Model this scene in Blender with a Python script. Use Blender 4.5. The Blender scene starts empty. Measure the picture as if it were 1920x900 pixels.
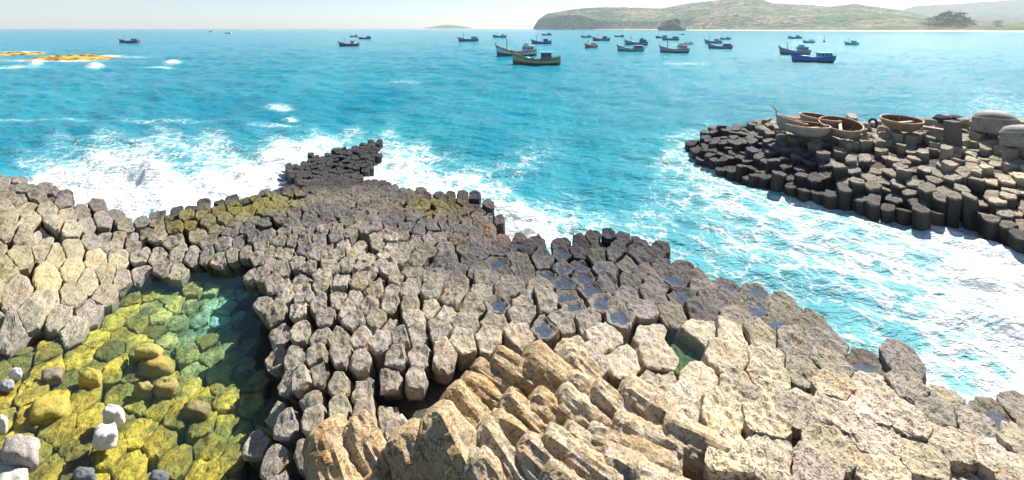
import bpy, math, random
import numpy as np
from mathutils import Vector, Matrix, kdtree
R = math.radians
rng = np.random.default_rng(7)
random.seed(7)
scene = bpy.context.scene
C = scene.collection

# ------------------------------------------------------------------ camera, sky, sun, exposure
F, HC, HZ = 720.0, 9.5, 53.0          # focal length in photo pixels, eye height, horizon row
cam = bpy.data.cameras.new('camera'); cam.sensor_width = 36; cam.lens = 36 * F / 1920
cam.shift_y = -(450 - HZ) / 1920; cam.clip_start = 0.1; cam.clip_end = 30000
cam_o = bpy.data.objects.new('camera', cam); C.objects.link(cam_o)
cam_o.location = (0, 0, HC); cam_o.rotation_euler = (R(90), 0, 0)
scene.camera = cam_o
SUN_AZ, SUN_EL = 47.0, 46.0           # clockwise from straight ahead, above the horizon
wd = bpy.data.worlds.new('World'); scene.world = wd; wd.use_nodes = True
wn = wd.node_tree; bg = wn.nodes['Background']; bg.inputs['Strength'].default_value = 0.06
sky = wn.nodes.new('ShaderNodeTexSky'); sky.sky_type = 'NISHITA'; sky.sun_disc = False
sky.sun_elevation = R(SUN_EL); sky.sun_rotation = R(SUN_AZ); sky.dust_density = 0.3; sky.air_density = 1.0; sky.ozone_density = 2.0
wn.links.new(sky.outputs[0], bg.inputs['Color'])
sd = Vector((math.sin(R(SUN_AZ)) * math.cos(R(SUN_EL)), math.cos(R(SUN_AZ)) * math.cos(R(SUN_EL)), math.sin(R(SUN_EL))))
sl = bpy.data.lights.new('sun', 'SUN'); sl.energy = 5.0; sl.angle = R(0.5); sl.color = (1, 0.95, 0.87)
so = bpy.data.objects.new('sun', sl); C.objects.link(so); so.rotation_euler = sd.to_track_quat('Z', 'Y').to_euler()
vs = scene.view_settings; vs.view_transform = 'Standard'; vs.look = 'None'; vs.exposure = 1.18; vs.gamma = 1
scene.cycles.volume_bounces = 0
scene.cycles.max_bounces = 6
scene.cycles.transparent_max_bounces = 12

# ------------------------------------------------------------------ helpers
def W(px, py, z=0.0):
    d = F * (HC - z) / (py - HZ)
    return np.array([(px - 960) * d / F, d, z])

def hsh(ix, iy, iz, seed):
    h = (ix * 374761393 + iy * 668265263 + iz * 2147483647 + seed * 974711) & 0xFFFFFFFF
    h = ((h ^ (h >> 13)) * 1274126177) & 0xFFFFFFFF
    h = ((h ^ (h >> 16)) * 2246822519) & 0xFFFFFFFF
    return ((h ^ (h >> 15)) & 0xFFFFFF) / float(0xFFFFFF)

def vnoise(P, seed=0):
    P = np.asarray(P, float); i = np.floor(P).astype(np.int64); f = P - i; u = f * f * (3 - 2 * f)
    out = 0
    for dx in (0, 1):
        wx = u[:, 0] if dx else 1 - u[:, 0]
        for dy in (0, 1):
            wy = u[:, 1] if dy else 1 - u[:, 1]
            for dz in (0, 1):
                wz = u[:, 2] if dz else 1 - u[:, 2]
                out = out + wx * wy * wz * hsh(i[:, 0] + dx, i[:, 1] + dy, i[:, 2] + dz, seed)
    return out * 2 - 1

def fbm(P, octv=3, seed=0):
    a, s, t = 1.0, 0, 0
    for k in range(octv):
        s = s + a * vnoise(np.asarray(P) * 2 ** k, seed + k); t += a; a *= 0.5
    return s / t

def tag(o, label=None, cat=None, group=None, kind=None):
    if label: o['label'] = label
    if cat: o['category'] = cat
    if group: o['group'] = group
    if kind: o['kind'] = kind
    return o

def link(name, me, mats=(), parent=None, smooth=True):
    o = bpy.data.objects.new(name, me); C.objects.link(o)
    for m in mats: me.materials.append(m)
    if smooth: me.polygons.foreach_set('use_smooth', np.ones(len(me.polygons), bool))
    if parent: o.parent = parent
    return o

def mesh(V, Fc, col=None, wet=None, mat_idx=None, extra=None):
    me = bpy.data.meshes.new('mesh')
    me.from_pydata(np.asarray(V).tolist(), [], Fc if isinstance(Fc, list) else Fc.tolist())
    if col is not None:
        a = me.attributes.new('col', 'FLOAT_COLOR', 'POINT')
        c4 = np.ones((len(V), 4), np.float32); c4[:, :3] = col; a.data.foreach_set('color', c4.ravel())
    for k, v in (extra or {}).items():
        a = me.attributes.new(k, 'FLOAT', 'POINT'); a.data.foreach_set('value', np.asarray(v, np.float32))
    if wet is not None:
        a = me.attributes.new('wet', 'FLOAT', 'POINT'); a.data.foreach_set('value', np.asarray(wet, np.float32))
    if mat_idx is not None: me.polygons.foreach_set('material_index', np.asarray(mat_idx, np.int32))
    me.update()
    return me

def empty(name, loc, rz=0.0, tilt=(0, 0)):
    o = bpy.data.objects.new(name, None); C.objects.link(o); o.empty_display_size = 0.3
    o.location = [float(c) for c in loc]; o.rotation_euler = (tilt[0], tilt[1], rz); return o

class MB:
    def __init__(s): s.v = []; s.f = []
    def add(s, V, Fs):
        n = len(s.v); s.v += [tuple(map(float, p)) for p in V]; s.f += [tuple(int(i) + n for i in f) for f in Fs]
    def box(s, c, d, taper=1.0, ry=0.0):
        x, y, z = d[0] / 2, d[1] / 2, d[2] / 2
        V = [(-x, -y, -z), (x, -y, -z), (x, y, -z), (-x, y, -z), (-x * taper, -y * taper, z), (x * taper, -y * taper, z), (x * taper, y * taper, z), (-x * taper, y * taper, z)]
        cr, sr = math.cos(ry), math.sin(ry)
        V = [(a * cr + e * sr + c[0], b + c[1], -a * sr + e * cr + c[2]) for a, b, e in V]
        s.add(V, [(0, 3, 2, 1), (4, 5, 6, 7), (0, 1, 5, 4), (1, 2, 6, 5), (2, 3, 7, 6), (3, 0, 4, 7)])
    def tube(s, pts, rad, n=8, closed=False):
        pts = [Vector(p) for p in pts]; k = len(pts)
        rad = [rad] * k if not hasattr(rad, '__len__') else rad
        V = []
        for i, p in enumerate(pts):
            if closed: t = pts[(i + 1) % k] - pts[i - 1]
            else: t = pts[min(i + 1, k - 1)] - pts[max(i - 1, 0)]
            t.normalize(); up = Vector((0, 0, 1)) if abs(t.z) < 0.9 else Vector((1, 0, 0))
            a = t.cross(up).normalized(); b = t.cross(a)
            for j in range(n):
                w = 2 * math.pi * j / n; V.append(p + (a * math.cos(w) + b * math.sin(w)) * rad[i])
        Fs = []
        for i in range(k if closed else k - 1):
            for j in range(n):
                i2 = (i + 1) % k; Fs.append((i * n + j, i * n + (j + 1) % n, i2 * n + (j + 1) % n, i2 * n + j))
        if not closed: Fs += [tuple(range(n - 1, -1, -1)), tuple((k - 1) * n + j for j in range(n))]
        s.add(V, Fs)
    def build(s, name, mat, parent=None, smooth=False):
        me = mesh(s.v, s.f); return link(name, me, [mat], parent, smooth)

# ------------------------------------------------------------------ materials
def newmat(name):
    m = bpy.data.materials.new(name); m.use_nodes = True
    t = m.node_tree; b = t.nodes['Principled BSDF']
    return m, t, b
def nd(t, typ, **kw):
    n = t.nodes.new(typ)
    for k, v in kw.items(): setattr(n, k, v)
    return n
def mth(t, op, a, b=None, c=None, clamp=False):
    n = t.nodes.new('ShaderNodeMath'); n.operation = op; n.use_clamp = clamp
    for i, x in enumerate((a, b, c)):
        if x is None: continue
        if isinstance(x, (int, float)): n.inputs[i].default_value = x
        else: t.links.new(x, n.inputs[i])
    return n.outputs[0]
def mix(t, f, a, b, blend='MIX'):
    n = t.nodes.new('ShaderNodeMix'); n.data_type = 'RGBA'; n.blend_type = blend; n.clamp_factor = True
    for s, x in ((n.inputs[0], f), (n.inputs[6], a), (n.inputs[7], b)):
        if isinstance(x, (int, float)): s.default_value = x
        elif isinstance(x, tuple): s.default_value = (*x, 1)
        else: t.links.new(x, s)
    return n.outputs[2]
def noise(t, vec, scale, detail=4, rough=0.55, dist=0.0, typ=None):
    n = t.nodes.new('ShaderNodeTexNoise'); n.inputs['Scale'].default_value = scale
    n.inputs['Detail'].default_value = detail; n.inputs['Roughness'].default_value = rough; n.inputs['Distortion'].default_value = dist
    if vec is not None: t.links.new(vec, n.inputs['Vector'])
    return n.outputs['Fac']
def vor(t, vec, scale, feature='F1', rand=1.0):
    n = t.nodes.new('ShaderNodeTexVoronoi'); n.feature = feature; n.inputs['Scale'].default_value = scale
    n.inputs['Randomness'].default_value = rand
    if vec is not None: t.links.new(vec, n.inputs['Vector'])
    return n.outputs['Distance']
def remap(t, x, a, b, c=0.0, d=1.0, smooth=True):
    n = t.nodes.new('ShaderNodeMapRange'); n.interpolation_type = 'SMOOTHSTEP' if smooth else 'LINEAR'
    t.links.new(x, n.inputs[0])
    for i, v in zip((1, 2, 3, 4), (a, b, c, d)): n.inputs[i].default_value = v
    return n.outputs[0]
def geopos(t): return t.nodes.new('ShaderNodeNewGeometry').outputs['Position']
def attr(t, name):
    n = t.nodes.new('ShaderNodeAttribute'); n.attribute_name = name; return n

def rock_material():
    m, t, b = newmat('basalt_rock'); p = geopos(t)
    col = attr(t, 'col').outputs['Color']; er = attr(t, 'erode').outputs['Fac']; wet = attr(t, 'wet').outputs['Fac']
    n1 = noise(t, p, 1.1, 4); n2 = noise(t, p, 10, 6, 0.7); n3 = noise(t, p, 34, 4, 0.7)
    v = mth(t, 'ADD', mth(t, 'MULTIPLY', n1, 0.5), mth(t, 'MULTIPLY', n2, 0.9))
    k = remap(t, v, 0.45, 0.95, 0.62, 1.28, False)
    c1 = mix(t, 1.0, mix(t, 1.0, col, (1.08, 1.07, 1.03), 'MULTIPLY'), k, 'MULTIPLY')
    # lichen and rust stains
    st = remap(t, noise(t, p, 2.3, 5, 0.6, 0.6), 0.55, 0.68)
    c1 = mix(t, mth(t, 'MULTIPLY', st, 0.7), c1, (1.25, 0.98, 0.66), 'MULTIPLY')
    # weathered pitting: dark mottling, with the shade inside the pits painted in
    vp = vor(t, p, 15)
    pit = mth(t, 'MULTIPLY', remap(t, n2, 0.47, 0.58), remap(t, n3, 0.44, 0.56))
    dark = mth(t, 'MULTIPLY', pit, mth(t, 'ADD', mth(t, 'MULTIPLY', er, 0.52), 0.34))
    c2 = mix(t, dark, c1, (0.045, 0.035, 0.03))
    wetf = mth(t, 'MULTIPLY', wet, remap(t, n2, 0.4, 0.6, 0.5, 1.0))
    t.links.new(c2, b.inputs['Base Color'])
    t.links.new(remap(t, wetf, 0, 1, 0.92, 0.45, False), b.inputs['Roughness'])
    b.inputs['Specular IOR Level'].default_value = 0.22
    h = mth(t, 'ADD', mth(t, 'MULTIPLY', n2, 0.07), mth(t, 'MULTIPLY', n3, 0.022))
    h = mth(t, 'SUBTRACT', h, mth(t, 'MULTIPLY', pit, mth(t, 'ADD', mth(t, 'MULTIPLY', er, 0.035), 0.006)))
    bp = nd(t, 'ShaderNodeBump'); bp.inputs['Strength'].default_value = 0.9; bp.inputs['Distance'].default_value = 1.0
    t.links.new(h, bp.inputs['Height']); t.links.new(bp.outputs[0], b.inputs['Normal'])
    return m
ROCK = rock_material()

def puddle_material():
    m = bpy.data.materials.new('still_puddle_water'); m.use_nodes = True; t = m.node_tree; t.nodes.clear()
    out = nd(t, 'ShaderNodeOutputMaterial'); tr = nd(t, 'ShaderNodeBsdfTransparent'); tr.inputs['Color'].default_value = (.62, .68, .76, 1)
    gl = nd(t, 'ShaderNodeBsdfGlossy'); gl.inputs['Roughness'].default_value = 0.05; fr = nd(t, 'ShaderNodeFresnel'); fr.inputs['IOR'].default_value = 2.0
    bp = nd(t, 'ShaderNodeBump'); bp.inputs['Strength'].default_value = 0.3; bp.inputs['Distance'].default_value = 0.03
    t.links.new(noise(t, geopos(t), 5, 2), bp.inputs['Height']); t.links.new(bp.outputs[0], gl.inputs['Normal'])
    mx = nd(t, 'ShaderNodeMixShader'); mx.inputs[0].default_value = .3; t.links.new(tr.outputs[0], mx.inputs[1]); t.links.new(gl.outputs[0], mx.inputs[2])
    t.links.new(mx.outputs[0], out.inputs['Surface']); return m
PUD = puddle_material()

def sea_material():
    m, t, b = newmat('sea_water'); p = geopos(t)
    foam = attr(t, 'foam').outputs['Fac']; aer = attr(t, 'aer').outputs['Fac']
    sw = noise(t, p, 0.5, 3)
    # domain warped lace
    wv = nd(t, 'ShaderNodeTexNoise'); wv.inputs['Scale'].default_value = 0.9; wv.inputs['Detail'].default_value = 4; t.links.new(p, wv.inputs['Vector'])
    wsc = nd(t, 'ShaderNodeVectorMath', operation='SCALE'); wsc.inputs['Scale'].default_value = 1.5; t.links.new(wv.outputs['Color'], wsc.inputs[0])
    wp = nd(t, 'ShaderNodeVectorMath', operation='ADD'); t.links.new(p, wp.inputs[0]); t.links.new(wsc.outputs[0], wp.inputs[1]); wp = wp.outputs[0]
    e1 = vor(t, wp, 0.75, 'DISTANCE_TO_EDGE'); e2 = vor(t, wp, 2.1, 'DISTANCE_TO_EDGE')
    l1 = mth(t, 'POWER', remap(t, e1, 0.0, 0.45, 1.0, 0.0, False), 1.5); l2 = mth(t, 'POWER', remap(t, e2, 0.0, 0.42, 1.0, 0.0, False), 1.5)
    big = noise(t, p, 0.28, 5, 0.6, 0.5); fine = noise(t, p, 6.5, 5, 0.7)
    pat = mth(t, 'ADD', mth(t, 'ADD', mth(t, 'MULTIPLY', l1, 0.40), mth(t, 'MULTIPLY', l2, 0.34)), mth(t, 'ADD', mth(t, 'MULTIPLY', big, 0.55), mth(t, 'MULTIPLY', fine, 0.34)))
    # pat ~ 0.3..1.2 ; threshold falls with density
    fm = mth(t, 'ADD', pat, mth(t, 'MULTIPLY', foam, 0.74))
    f = remap(t, fm, 1.04, 1.58)
    gate = remap(t, foam, 0.04, 0.2)
    f = mth(t, 'MULTIPLY', f, gate, None, True)
    # open-water colour: real change of water body, deep / shallow / aerated
    deep = mix(t, remap(t, noise(t, p, 0.035, 3), 0.4, 0.62), (0.0, 0.168, 0.245), (0.004, 0.208, 0.285))
    shal = mix(t, aer, deep, (0.05, 0.32, 0.34)); shal = mix(t, mth(t, 'MULTIPLY', mth(t, 'POWER', foam, 1.2), .6), shal, (0.42, 0.62, 0.64))
    colr = mix(t, f, shal, (0.66, 0.69, 0.70))
    t.links.new(colr, b.inputs['Base Color'])
    t.links.new(remap(t, f, 0, 1, 0.16, 0.75, False), b.inputs['Roughness'])
    b.inputs['IOR'].default_value = 1.33; b.inputs['Specular IOR Level'].default_value = 0.11
    # ripples, stretched along the wave crests
    mp = nd(t, 'ShaderNodeMapping'); mp.inputs['Scale'].default_value = (0.55, 1.25, 1.0); mp.inputs['Rotation'].default_value = (0, 0, R(-18)); t.links.new(p, mp.inputs['Vector'])
    r0 = noise(t, mp.outputs[0], 0.35, 3); r1 = noise(t, mp.outputs[0], 1.3, 5, 0.6, 0.3); r2 = noise(t, mp.outputs[0], 5.0, 4, 0.6)
    h = mth(t, 'ADD', mth(t, 'ADD', mth(t, 'MULTIPLY', r0, 0.22), mth(t, 'MULTIPLY', r1, 0.42)), mth(t, 'MULTIPLY', r2, 0.11))
    h = mth(t, 'ADD', h, mth(t, 'MULTIPLY', f, mth(t, 'MULTIPLY', fine, 0.09)))
    bp = nd(t, 'ShaderNodeBump'); bp.inputs['Strength'].default_value = 1.0; bp.inputs['Distance'].default_value = 1.0
    t.links.new(h, bp.inputs['Height']); t.links.new(bp.outputs[0], b.inputs['Normal'])
    return m
SEA = sea_material()

def pool_material():
    m = bpy.data.materials.new('clear_pool_water'); m.use_nodes = True; t = m.node_tree; t.nodes.clear()
    out = nd(t, 'ShaderNodeOutputMaterial'); tr = nd(t, 'ShaderNodeBsdfTransparent'); gl = nd(t, 'ShaderNodeBsdfGlossy'); gl.inputs['Roughness'].default_value = 0.03
    fr = nd(t, 'ShaderNodeFresnel'); fr.inputs['IOR'].default_value = 1.33
    bp = nd(t, 'ShaderNodeBump'); bp.inputs['Strength'].default_value = 0.25; bp.inputs['Distance'].default_value = 0.03
    t.links.new(noise(t, geopos(t), 4, 3), bp.inputs['Height']); t.links.new(bp.outputs[0], gl.inputs['Normal']); t.links.new(bp.outputs[0], fr.inputs['Normal'])
    mx = nd(t, 'ShaderNodeMixShader'); t.links.new(fr.outputs[0], mx.inputs[0]); t.links.new(tr.outputs[0], mx.inputs[1]); t.links.new(gl.outputs[0], mx.inputs[2])
    t.links.new(mx.outputs[0], out.inputs['Surface'])
    va = nd(t, 'ShaderNodeVolumeAbsorption'); va.inputs['Color'].default_value = (0.25, 0.80, 0.82, 1); va.inputs['Density'].default_value = 0.55
    vsn = nd(t, 'ShaderNodeVolumeScatter'); vsn.inputs['Color'].default_value = (0.25, 0.9, 0.75, 1); vsn.inputs['Density'].default_value = 0.04
    ad = nd(t, 'ShaderNodeAddShader'); t.links.new(va.outputs[0], ad.inputs[0]); t.links.new(vsn.outputs[0], ad.inputs[1])
    t.links.new(ad.outputs[0], out.inputs['Volume'])
    return m
POOL = pool_material()

def simple(name, col, rough=0.6, var=0.25, scale=3.0, bump=0.01, spec=0.4, bscale=None):
    m, t, b = newmat(name); tc = nd(t, 'ShaderNodeTexCoord').outputs['Object']
    n = noise(t, tc, scale, 5, 0.6)
    k = remap(t, n, 0.3, 0.7, 1 - var, 1 + var, False)
    t.links.new(mix(t, 1.0, col, k, 'MULTIPLY'), b.inputs['Base Color'])
    b.inputs['Roughness'].default_value = rough; b.inputs['Specular IOR Level'].default_value = spec
    if bump:
        bp = nd(t, 'ShaderNodeBump'); bp.inputs['Distance'].default_value = bump; bp.inputs['Strength'].default_value = 1
        t.links.new(noise(t, tc, bscale or scale * 4, 4, 0.65), bp.inputs['Height']); t.links.new(bp.outputs[0], b.inputs['Normal'])
    return m

# ------------------------------------------------------------------ the lie of the rock
TAN = (.345, .295, .20); YEL = (.39, .335, .20); GRY = (.25, .23, .20); GT = (.335, .305, .25)
DRK = (.055, .052, .055); DGR = (.13, .122, .120); PALE = (.555, .47, .36); ORG = (.22, .125, .06); LICH = (.17, .155, .045)
# px, py, z, spacing, colour, height step, gap, erosion, puddle chance, follow slope
CT = [
 (-150, 310, 4.3, 0.45, GRY, .20, .05, .4, 0, .6), (0, 320, 4.25, 0.45, GRY, .20, .05, .5, 0, .6), (70, 332, 4.1, 0.45, GRY, .2, .05, .5, 0, .6), (150, 345, 4.2, 0.45, DGR, .3, .05, .4, 0, .5),
 (250, 392, 3.1, 0.47, DGR, .2, .05, .4, 0, .6), (340, 385, 3.1, 0.44, DRK, .2, .05, .4, 0, .5), (420, 372, 3.0, 0.42, DRK, .2, .04, .4, 0, .5), (540, 352, 2.3, 0.43, DRK, .2, .05, .4, 0, .4),
 (340, 408, 3.05, 0.44, LICH, .2, .05, .4, 0, .5), (440, 388, 2.95, 0.42, LICH, .2, .05, .4, 0, .5), (490, 384, 2.85, 0.42, LICH, .2, .05, .4, 0, .5),
 (20, 420, 3.85, 0.47, TAN, .12, .04, .3, 0, .95), (120, 420, 3.6, 0.47, GT, .14, .04, .3, 0, .9), (50, 500, 3.25, 0.50, YEL, .10, .03, .2, 0, 1), (150, 500, 2.75, 0.50, YEL, .10, .03, .2, 0, 1),
 (0, 580, 2.75, 0.53, GT, .08, .03, .2, 0, 1), (100, 600, 2.5, 0.53, GT, .08, .03, .25, 0, 1), (20, 640, 2.38, 0.53, GT, .05, .04, .2, 0, 1), (180, 545, 2.42, 0.53, TAN, .08, .03, .2, 0, 1), (-200, 600, 3.0, 0.53, TAN, .1, .04, .2, 0, 1),
 (215, 450, 2.72, 0.45, GRY, .16, .05, .4, 0, .8), (300, 450, 2.7, 0.47, GRY, .16, .05, .5, 0, .8), (300, 505, 2.4, 0.47, GT, .12, .04, .5, 0, .9), (390, 470, 2.6, 0.44, GRY, .16, .05, .5, 0, .8), (390, 500, 2.38, 0.44, GRY, .1, .05, .5, 0, .8),
 (470, 430, 2.8, 0.42, DGR, .16, .06, .5, 0, .5), (480, 490, 3.0, 0.42, GRY, .2, .07, .5, 0, .5), (500, 560, 3.1, 0.41, GT, .22, .08, .5, 0, .4), (520, 640, 3.15, 0.38, GT, .22, .09, .5, 0, .4), (555, 700, 3.2, 0.37, GT, .22, .10, .3, 0, .4),
 (510, 820, 3.0, 0.37, GT, .2, .10, .3, 0, .3), (500, 900, 2.9, 0.37, GT, .2, .1, .3, 0, .3), (520, 980, 3.0, 0.38, GT, .2, .1, .3, 0, .3),
 (600, 400, 2.8, 0.46, DGR, .2, .06, .6, 0, .5), (600, 350, 1.6, 0.43, DRK, .15, .05, .6, 0, .5), (600, 315, .5, 0.39, DRK, .16, .05, .5, 0, .4), (650, 290, .45, 0.39, DRK, .16, .05, .5, .1, .4), (695, 268, .35, 0.39, DRK, .15, .05, .5, 0, .4), (545, 312, .35, 0.39, ORG, .14, .06, .3, 0, .4), (560, 325, .55, 0.43, DRK, .2, .06, .3, 0, .4), (690, 335, .5, 0.43, ORG, .15, .05, .5, 0, .4),
 (650, 345, 1.1, 0.43, DRK, .15, .05, .6, 0, .4), (740, 360, 1.9, 0.46, DGR, .2, .05, .6, 0, .4), (830, 362, 2.1, 0.43, DRK, .25, .06, .5, 0, .4), (825, 380, 2.1, 0.46, LICH, .2, .06, .5, 0, .4), (890, 365, 2.2, 0.43, DRK, .25, .05, .5, 0, .4), (925, 400, 1.9, 0.43, DGR, .2, .05, .6, 0, .4), (935, 432, 1.6, 0.43, ORG, .15, .05, .6, 0, .4), (880, 430, 2.1, 0.48, DGR, .15, .05, .6, 0, .4),
 (700, 450, 2.9, 0.44, GT, .22, .07, .6, 0, .5), (760, 420, 2.5, 0.46, DGR, .2, .06, .6, 0, .5), (600, 450, 3.0, 0.41, GRY, .22, .08, .6, 0, .5), (600, 540, 3.2, 0.40, GT, .26, .09, .6, 0, .4), (720, 560, 3.2, 0.41, GT, .26, .08, .5, 0, .4), (640, 640, 3.25, 0.40, GT, .26, .1, .3, 0, .4), (750, 660, 3.3, 0.40, GT, .26, .09, .3, 0, .4), (620, 740, 3.2, 0.38, GT, .25, .1, .2, 0, .4), (760, 740, 3.3, 0.38, GT, .25, .1, .2, 0, .4),
 (850, 500, 2.6, 0.61, DGR, .2, .06, .6, .35, .3), (940, 500, 2.4, 0.64, DGR, .16, .06, .5, .75, .3), (1000, 460, 2.3, 0.58, DRK, .22, .07, .4, .2, .3), (1080, 460, 2.3, 0.61, DRK, .22, .07, .4, .3, .3), (1140, 440, 2.5, 0.48, DRK, .22, .06, .4, .1, .3), (1210, 445, 2.4, 0.48, DRK, .22, .06, .5, .1, .3), (1080, 520, 2.5, 0.64, DGR, .22, .08, .4, .6, .3), (1170, 520, 2.5, 0.64, DGR, .22, .07, .4, .6, .3), (1260, 500, 2.1, 0.64, DGR, .2, .05, .5, .5, .3),
 (860, 600, 3.1, 0.55, GT, .2, .07, .5, .05, .5), (960, 570, 2.9, 0.61, GRY, .2, .07, .5, .45, .4), (1060, 590, 2.8, 0.64, GRY, .22, .08, .5, .5, .4), (1180, 580, 2.75, 0.64, GRY, .26, .1, .5, .4, .4), (1300, 570, 2.5, 0.69, DGR, .22, .07, .6, .5, .4), (1400, 560, 2.3, 0.69, GRY, .14, .05, .7, .7, .4), (1480, 590, 2.35, 0.74, GRY, .10, .04, .7, .8, .5), (1560, 630, 2.45, 0.71, GRY, .1, .035, .7, .8, .5), (1660, 680, 2.5, 0.71, GRY, .1, .04, .8, .8, .5), (1750, 750, 2.55, 0.56, GT, .1, .035, .8, .6, .5), (1850, 770, 2.6, 0.56, GT, .1, .04, .8, .5, .5), (2050, 800, 2.7, 0.58, GT, .1, .04, .8, .3, .5),
 (1060, 650, 3.05, 0.61, PALE, .16, .06, .5, .1, .5), (1170, 650, 2.95, 0.69, PALE, .2, .07, .4, 0, .5), (1290, 640, 2.75, 0.77, PALE, .22, .08, .4, 0, .5), (1400, 650, 2.7, 0.74, PALE, .15, .05, .5, .05, .6), (1330, 720, 2.95, 0.58, PALE, .06, .03, .5, 0, .9), (1500, 680, 2.7, 0.74, GT, .06, .03, .9, .15, .9), (1600, 740, 2.8, 0.58, PALE, .05, .02, .95, .05, 1), (1450, 760, 2.95, 0.58, PALE, .04, .015, 1., 0, 1), (1700, 820, 2.8, 0.58, PALE, .08, .02, 1., 0, 1), (1560, 860, 3.05, 0.61, PALE, .04, .012, 1., 0, 1), (1300, 860, 3.15, 0.58, PALE, .04, .012, 1., 0, 1), (1850, 870, 2.9, 0.58, PALE, .07, .03, .9, 0, 1), (1750, 980, 3.1, 0.58, PALE, .05, .02, 1, 0, 1), (1300, 1000, 3.2, 0.58, PALE, .05, .02, 1, 0, 1), (2050, 950, 3, 0.58, PALE, .05, .03, 1, 0, 1),
 (950, 660, 3.15, 0.50, PALE, .15, .06, .4, 0, .5), (1000, 760, 3.15, 0.58, PALE, .1, .05, .5, 0, .8), (850, 760, 3.2, 0.50, PALE, .15, .06, .3, 0, .6), (900, 880, 3.0, 0.58, PALE, .1, .05, .4, 0, .8), (1100, 850, 3.1, 0.64, PALE, .06, .03, .8, 0, .9), (680, 840, 2.9, 0.40, PALE, .2, .08, .2, 0, .4), (800, 980, 2.9, 0.44, PALE, .1, .05, .3, 0, .6),
]
MAIN_EDGE = [(-200, 305, 4.3), (0, 317, 4.25), (60, 329, 4.15), (120, 346, 4.0), (150, 336, 4.3), (172, 352, 4.0), (200, 372, 3.6), (250, 390, 3.2), (300, 387, 3.1), (340, 378, 3.1), (400, 370, 3.0), (480, 358, 2.6), (535, 350, 2.2), (565, 348, 1.6), (545, 338, .6), (530, 308, .3), (560, 300, .4), (578, 286, .4), (610, 284, .5), (640, 270, .5), (665, 268, .5), (690, 259, .3), (722, 260, .25), (712, 276, .25), (718, 290, .3), (695, 302, .4), (700, 314, .4), (665, 322, .4), (690, 332, .5), (730, 342, .9), (760, 352, 1.7), (830, 354, 2.1), (880, 353, 2.2), (912, 370, 2.1), (945, 400, 1.7), (942, 440, 1.5), (985, 438, 2.2), (1060, 444, 2.3), (1110, 436, 2.4), (1130, 428, 2.55), (1200, 432, 2.4), (1240, 446, 2.3), (1270, 487, 2.0), (1330, 514, 2.0), (1400, 534, 2.2), (1470, 556, 2.25), (1540, 590, 2.35), (1575, 622, 2.4), (1650, 655, 2.45), (1720, 680, 2.5), (1762, 710, 2.5), (1800, 716, 2.5), (1880, 722, 2.5), (1930, 706, 2.6), (2200, 760, 2.8), (2300, 1020, 3.1), (1500, 1040, 3.2), (900, 1040, 3.0), (300, 1040, 2.6), (-250, 1040, 2.6), (-420, 760, 2.9), (-420, 420, 3.9)]
POOL_Z = 2.2
POOL_EDGE = [(-260, 720), (0, 668), (40, 658), (80, 652), (130, 638), (165, 602), (205, 577), (212, 546), (250, 532), (330, 521), (380, 508), (440, 511), (468, 517), (476, 560), (486, 620), (500, 680), (522, 722), (505, 780), (480, 840), (468, 920), (460, 1030), (-260, 1030)]
BED = [(100, 750, 0.09), (30, 880, 0.09), (0, 720, 0.06), (60, 680, 0.09), (300, 800, 0.13), (180, 660, 0.15), (300, 700, 0.24), (400, 720, 0.24), (350, 630, 0.31), (280, 590, 0.34), (400, 570, 0.56), (300, 545, 0.34), (455, 560, 0.74), (470, 650, 0.53), (480, 760, 0.31), (450, 860, 0.21), (220, 840, 0.09), (320, 890, 0.13), (215, 560, 0.21), (100, 980, 0.09), (440, 520, 0.56), (250, 540, 0.26), (350, 530, 0.28), (380, 650, 0.37), (220, 610, 0.22)]
BASIN = [(1265, 668, 2.66)]           # a missing column that holds green water

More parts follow.
